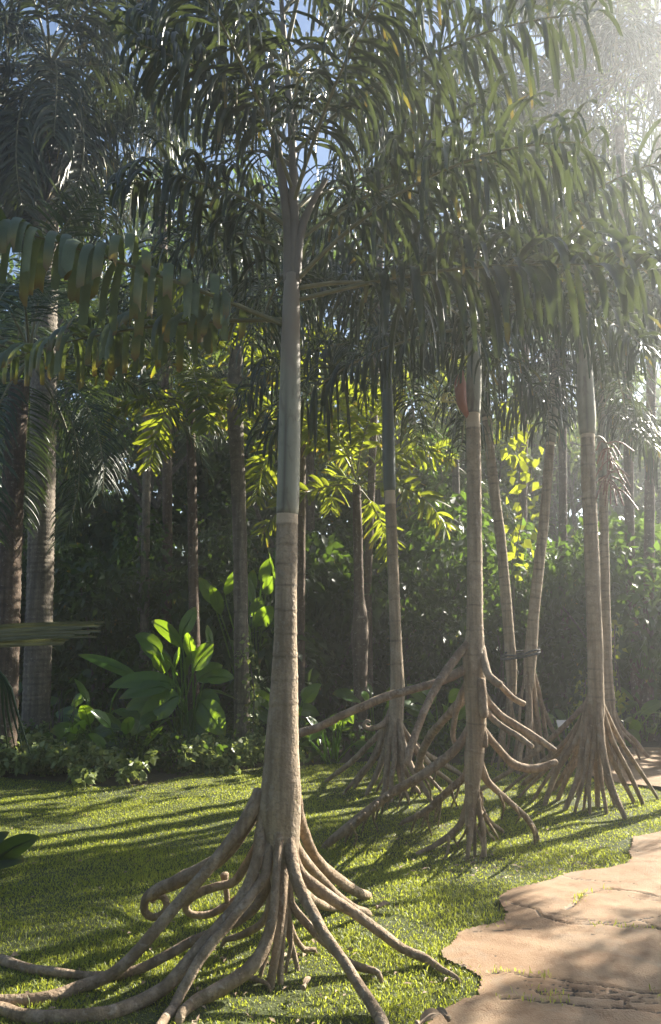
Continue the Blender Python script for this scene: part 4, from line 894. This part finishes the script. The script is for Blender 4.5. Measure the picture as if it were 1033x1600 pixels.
def build_cover():
    rng = np.random.default_rng(102); C = []; rad = []
    for px, py, n, s in ((20, 1198, 16, .16), (75, 1195, 22, .17), (90, 1165, 14, .2), (55, 1200, 14, .16), (130, 1205, 10, .14), (180, 1212, 14, .13), (320, 1196, 14, .14), (350, 1190, 10, .14), (370, 1192, 10, .13), (395, 1185, 10, .15), (10, 1170, 12, .2)):
        g = gnd(px, py + 8)
        for k in range(n): C.append((g[0] + rng.normal(0, .22), g[1] + rng.normal(0, .16), rng.uniform(.04, .28))); rad.append(s * rng.uniform(.5, .9))
    V, Q, T = leaf_cloud(C, rad, 6500, .095, rng, .55, up=.6, droop=.2, yellow=.06)
    o = mesh_obj('ground_cover', V, Q, M['cover_leaf'], None, T); o['kind'] = 'stuff'; o['label'] = 'pale variegated ground cover along the back edge of the lawn'; o['category'] = 'ground cover'
    C = []; rad = []
    for k in range(420):
        px = rng.uniform(-150, 1150); Y = rng.uniform(8.9, 13); C.append((*at(px, 1000, Y)[:2], rng.uniform(.03, .3))); rad.append(rng.uniform(.12, .3))
        if inside(PATH, np.array([C[-1][0]]), np.array([C[-1][1]]))[0] or inside(LAWN, np.array([C[-1][0]]), np.array([C[-1][1]]))[0]: C.pop(); rad.pop()
    V, Q, T = leaf_cloud(C, rad, 14000, .11, rng, .5, up=.5, droop=.3, yellow=.04)
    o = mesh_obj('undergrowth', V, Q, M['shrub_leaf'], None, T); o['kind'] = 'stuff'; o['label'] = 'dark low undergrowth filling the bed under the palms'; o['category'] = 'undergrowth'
build_cover()

# ------------------------------------------------------------------ small things
# young palm leaning in from the left edge
rg = np.random.default_rng(110)
by = np.array([-1.75, 3.0, 0]); ty = thing('young_palm', 'young palm at the left edge with one blunt folded frond and drooping strips', 'palm tree', by)
parts = []
for k in range(11):
    f = k / 10; y0 = 974 + 33 * f + rg.uniform(-1.5, 1.5); x1 = [163, 150, 158, 128, 155, 140, 118, 150, 104, 100, 96][k] + rg.uniform(-3, 3); yy = 2.95 + rg.uniform(-.04, .04)
    P = [at(-150, 1000 + 6 * f, yy), at(-20, 980 + 30 * f, yy), at(70, y0 - 1, yy), at(x1, y0 - 3 + 2 * f, yy)]
    P, _ = smooth_path(P, np.zeros(4), .04); n = len(P); w = np.interp(np.linspace(0, 1, n), [0, .5, 1], [.003, .0052, .0042])
    up = np.array([0, rg.uniform(-.9, .9), 1.0]); V = np.concatenate([P - up * w[:, None], P + np.array([0, .005, 0]), P + up * w[:, None]]); i = np.arange(n - 1)
    Q = np.concatenate([np.stack([i, i + 1, n + i + 1, n + i], 1), np.stack([n + i, n + i + 1, 2 * n + i + 1, 2 * n + i], 1)])
    T = np.zeros((3 * n, 4)); T[:, 0] = rg.random(); T[:, 1] = .3; T[:, 3] = 1; parts.append((V, Q, T))
V, Q, T = cat_mesh(parts); mesh_obj('frond', V, Q, M['tan_leaf'], ty, T, by)
for k in range(6):
    x0 = -30 + 10 * k; P, r = smooth_path([at(-60, 1000, 3.0), at(x0 * .4, 1040 + 4 * k, 3.0), at(x0 * .7 + 12, 1110, 3.0), at(x0 + 18 + 2 * k, 1160 + 4 * k, 3.0)], [.006, .006, .005, .002], .04)
    V, Q, T = tube(P, r, 6); T[:, 1] = .2; T[:, 2] = 0; T[:, 3] = 1; mesh_obj('leaf_strip', V, Q, M['feather_leaf'], ty, T, by)
P, r = smooth_path([by - [0, 0, .05], by + [0, .02, .5], by + [.1, 0, 1.1], at(-150, 1000, 3.0)], [.05, .04, .03, .02], .05); V, Q, T = tube(P, r, 12, .04); mesh_obj('stem', V, Q, M['stalk'], ty, T, by)
# dark leaf of a low plant at the left edge
bl = gnd(-70, 1375); tl = thing('low_plant', 'low dark broad leaf plant on the lawn at the left edge', 'plant', bl)
for a, b, w in (((-20, 1350), (62, 1308), 34), ((-30, 1352), (40, 1345), 30), ((-40, 1345), (15, 1300), 30), ((-90, 1340), (-130, 1300), 34), ((-80, 1350), (-60, 1290), 30)):
    A = at(*a, bl[1] + .05); B = at(*b, bl[1] + .1); V, Q, T = big_leaf(bl, A, B, w * pxs(A), rg); mesh_obj('leaf', V, Q, M['shrub_leaf'], tl, T, bl)
# bare twiggy shrub
bw = at(92, 1168, 10.0); bw[2] = -.02; tw = []
for k in range(16):
    e = at(92 + rg.normal(4, 16), 1075 + rg.uniform(0, 60), 10 + rg.normal(0, .15)); P, r = smooth_path([bw, (bw + e) / 2 + rg.normal(0, .06, 3), e], [.008, .006, .003], .05); tw.append(tube(P, r, 5, .05, rg))
V, Q, T = cat_mesh(tw); tag(mesh_obj('twiggy_shrub', V, Q, M['twig'], None, T, bw), 'bare twiggy bush at the foot of the stoutest palm', 'shrub')
# small label plate on a stake
bs = at(885, 1175, 8.9); bs[2] = 0; ts = thing('plant_sign', 'small pale tilted plate on a dark stake left of the right hand palm', 'sign', bs)
def box(c, sx, sy, sz, rot=0.0):
    c = np.array(c); V = np.array([[x, y, z] for x in (-sx, sx) for y in (-sy, sy) for z in (-sz, sz)], float)
    ca, sa = math.cos(rot), math.sin(rot); V = np.stack([V[:, 0], V[:, 1] * ca - V[:, 2] * sa, V[:, 1] * sa + V[:, 2] * ca], 1) + c
    return V, np.array([[0, 1, 3, 2], [4, 6, 7, 5], [0, 4, 5, 1], [2, 3, 7, 6], [0, 2, 6, 4], [1, 5, 7, 3]]), np.zeros((8, 4))
pz = at(879, 1131, 8.9)
mp, t_, p_, o_ = new_mat('pale_sign_plate'); n_ = noise(t_, 30, 3, coords(t_)); t_.links.new(mix(t_, n_, (.6, .57, .5), (.75, .72, .66)), p_.inputs['Base Color'])
md, t_, p_, o_ = new_mat('dark_stake'); n_ = noise(t_, 30, 3, coords(t_)); t_.links.new(mix(t_, n_, (.03, .03, .035), (.06, .06, .06)), p_.inputs['Base Color'])
V, Q, T = box(pz, .06, .008, .045, -.7); mesh_obj('plate', V, Q, mp, ts, T, bs, smooth=False)
P, r = smooth_path([[pz[0] + .04, pz[1] + .03, -.03], [pz[0] + .03, pz[1] + .02, pz[2] * .5], [pz[0], pz[1] + .015, pz[2] - .02]], [.016, .016, .014], .05); V, Q, T = tube(P, r, 8); mesh_obj('stake', V, Q, md, ts, T, bs)
# dry fallen leaves
for px, py, az, L, lab in ((672, 1592, .5, .10, 'curled dry leaf at the near corner of the path'), (690, 1585, 2.3, .06, 'small dry leaf chip beside the near path corner'), (480, 1535, 1.2, .07, 'dry leaf in the grass right of the central roots'),
                           (600, 1415, .3, .07, 'dry leaf on the sunlit grass beside a cut root end')):
    g = gnd(px, py, .035); d = np.array([math.cos(az), math.sin(az), 0]) * L * .5
    V, Q, T = big_leaf(g - d * 1.3, g - d, g + d + [0, 0, .01], L * .4, rg, droop=.25, segs=6, across=4)
    tag(mesh_obj('dry_leaf', V, Q, M['dry'], None, T, g), lab, 'leaf', 'dry fallen leaves')

# scattered litter on lawn and path
def build_litter():
    rng = np.random.default_rng(120); n = 520
    x = np.concatenate([rng.uniform(-2.6, 3.4, n), rng.normal(-.2, .35, 120), rng.normal(1.0, .4, 90)]); y = np.concatenate([rng.uniform(2.3, 8.2, n), rng.normal(3.65, .3, 120), rng.normal(5.45, .3, 90)])
    k = np.abs(x) < .46 * y; x, y = x[k], y[k]; on = inside(PATH, x, y)
    k = ~on | (rng.random(len(x)) < .3); x, y, on = x[k], y[k], on[k]; n = len(x)
    L = rng.uniform(.012, .05, n) * np.where(on, .6, 1); w = L * rng.uniform(.2, .5, n); az = rng.uniform(0, 6.28, n)
    z = np.where(on, .016, relief(x, y) + .016 + rng.uniform(0, .012, n)); P = np.stack([x, y, z], 1)
    d = np.stack([np.cos(az), np.sin(az), rng.normal(0, .12, n)], 1) * L[:, None] * .5; s2 = np.stack([-np.sin(az), np.cos(az), rng.normal(0, .3, n)], 1) * w[:, None] * .5
    up = np.array([0, 0, 1.0]) * (L * rng.uniform(.05, .3, n))[:, None]
    V = np.stack([P - d, P + s2 + up, P - s2 + up * .6, P + d, P + up * .2], 1); i = np.arange(n)[:, None] * 5
    Q = np.concatenate([i + np.array([[0, 4, 3, 1]]), i + np.array([[0, 2, 3, 4]])], 1)
    T = np.zeros((n, 5, 4)); T[..., 0] = rng.random(n)[:, None]
    o = mesh_obj('leaf_litter', V, Q, M['dry'], None, T); o['kind'] = 'stuff'; o['label'] = 'small dry leaf scraps scattered over lawn and path'; o['category'] = 'leaf litter'
build_litter()
# ------------------------------------------------------------------ added volume, imitates glare in the lens
def build_glare_haze():
    V = np.array([[x, y, z] for x in (-160, 160) for y in (-45, 265) for z in (-1.1, 18)], float)
    Q = np.array([[0, 1, 3, 2], [4, 6, 7, 5], [0, 4, 5, 1], [2, 3, 7, 6], [0, 2, 6, 4], [1, 5, 7, 3]])
    m = bpy.data.materials.new('glare_haze'); m.use_nodes = True; t = m.node_tree; t.nodes.clear()
    out = t.nodes.new('ShaderNodeOutputMaterial'); v = t.nodes.new('ShaderNodeVolumePrincipled')
    v.inputs['Color'].default_value = (.93, .96, 1, 1); v.inputs['Density'].default_value = .0058; v.inputs['Anisotropy'].default_value = .77
    t.links.new(v.outputs[0], out.inputs['Volume'])
    o = mesh_obj('glare_haze', V, Q, m, smooth=False); o['kind'] = 'stuff'
build_glare_haze()
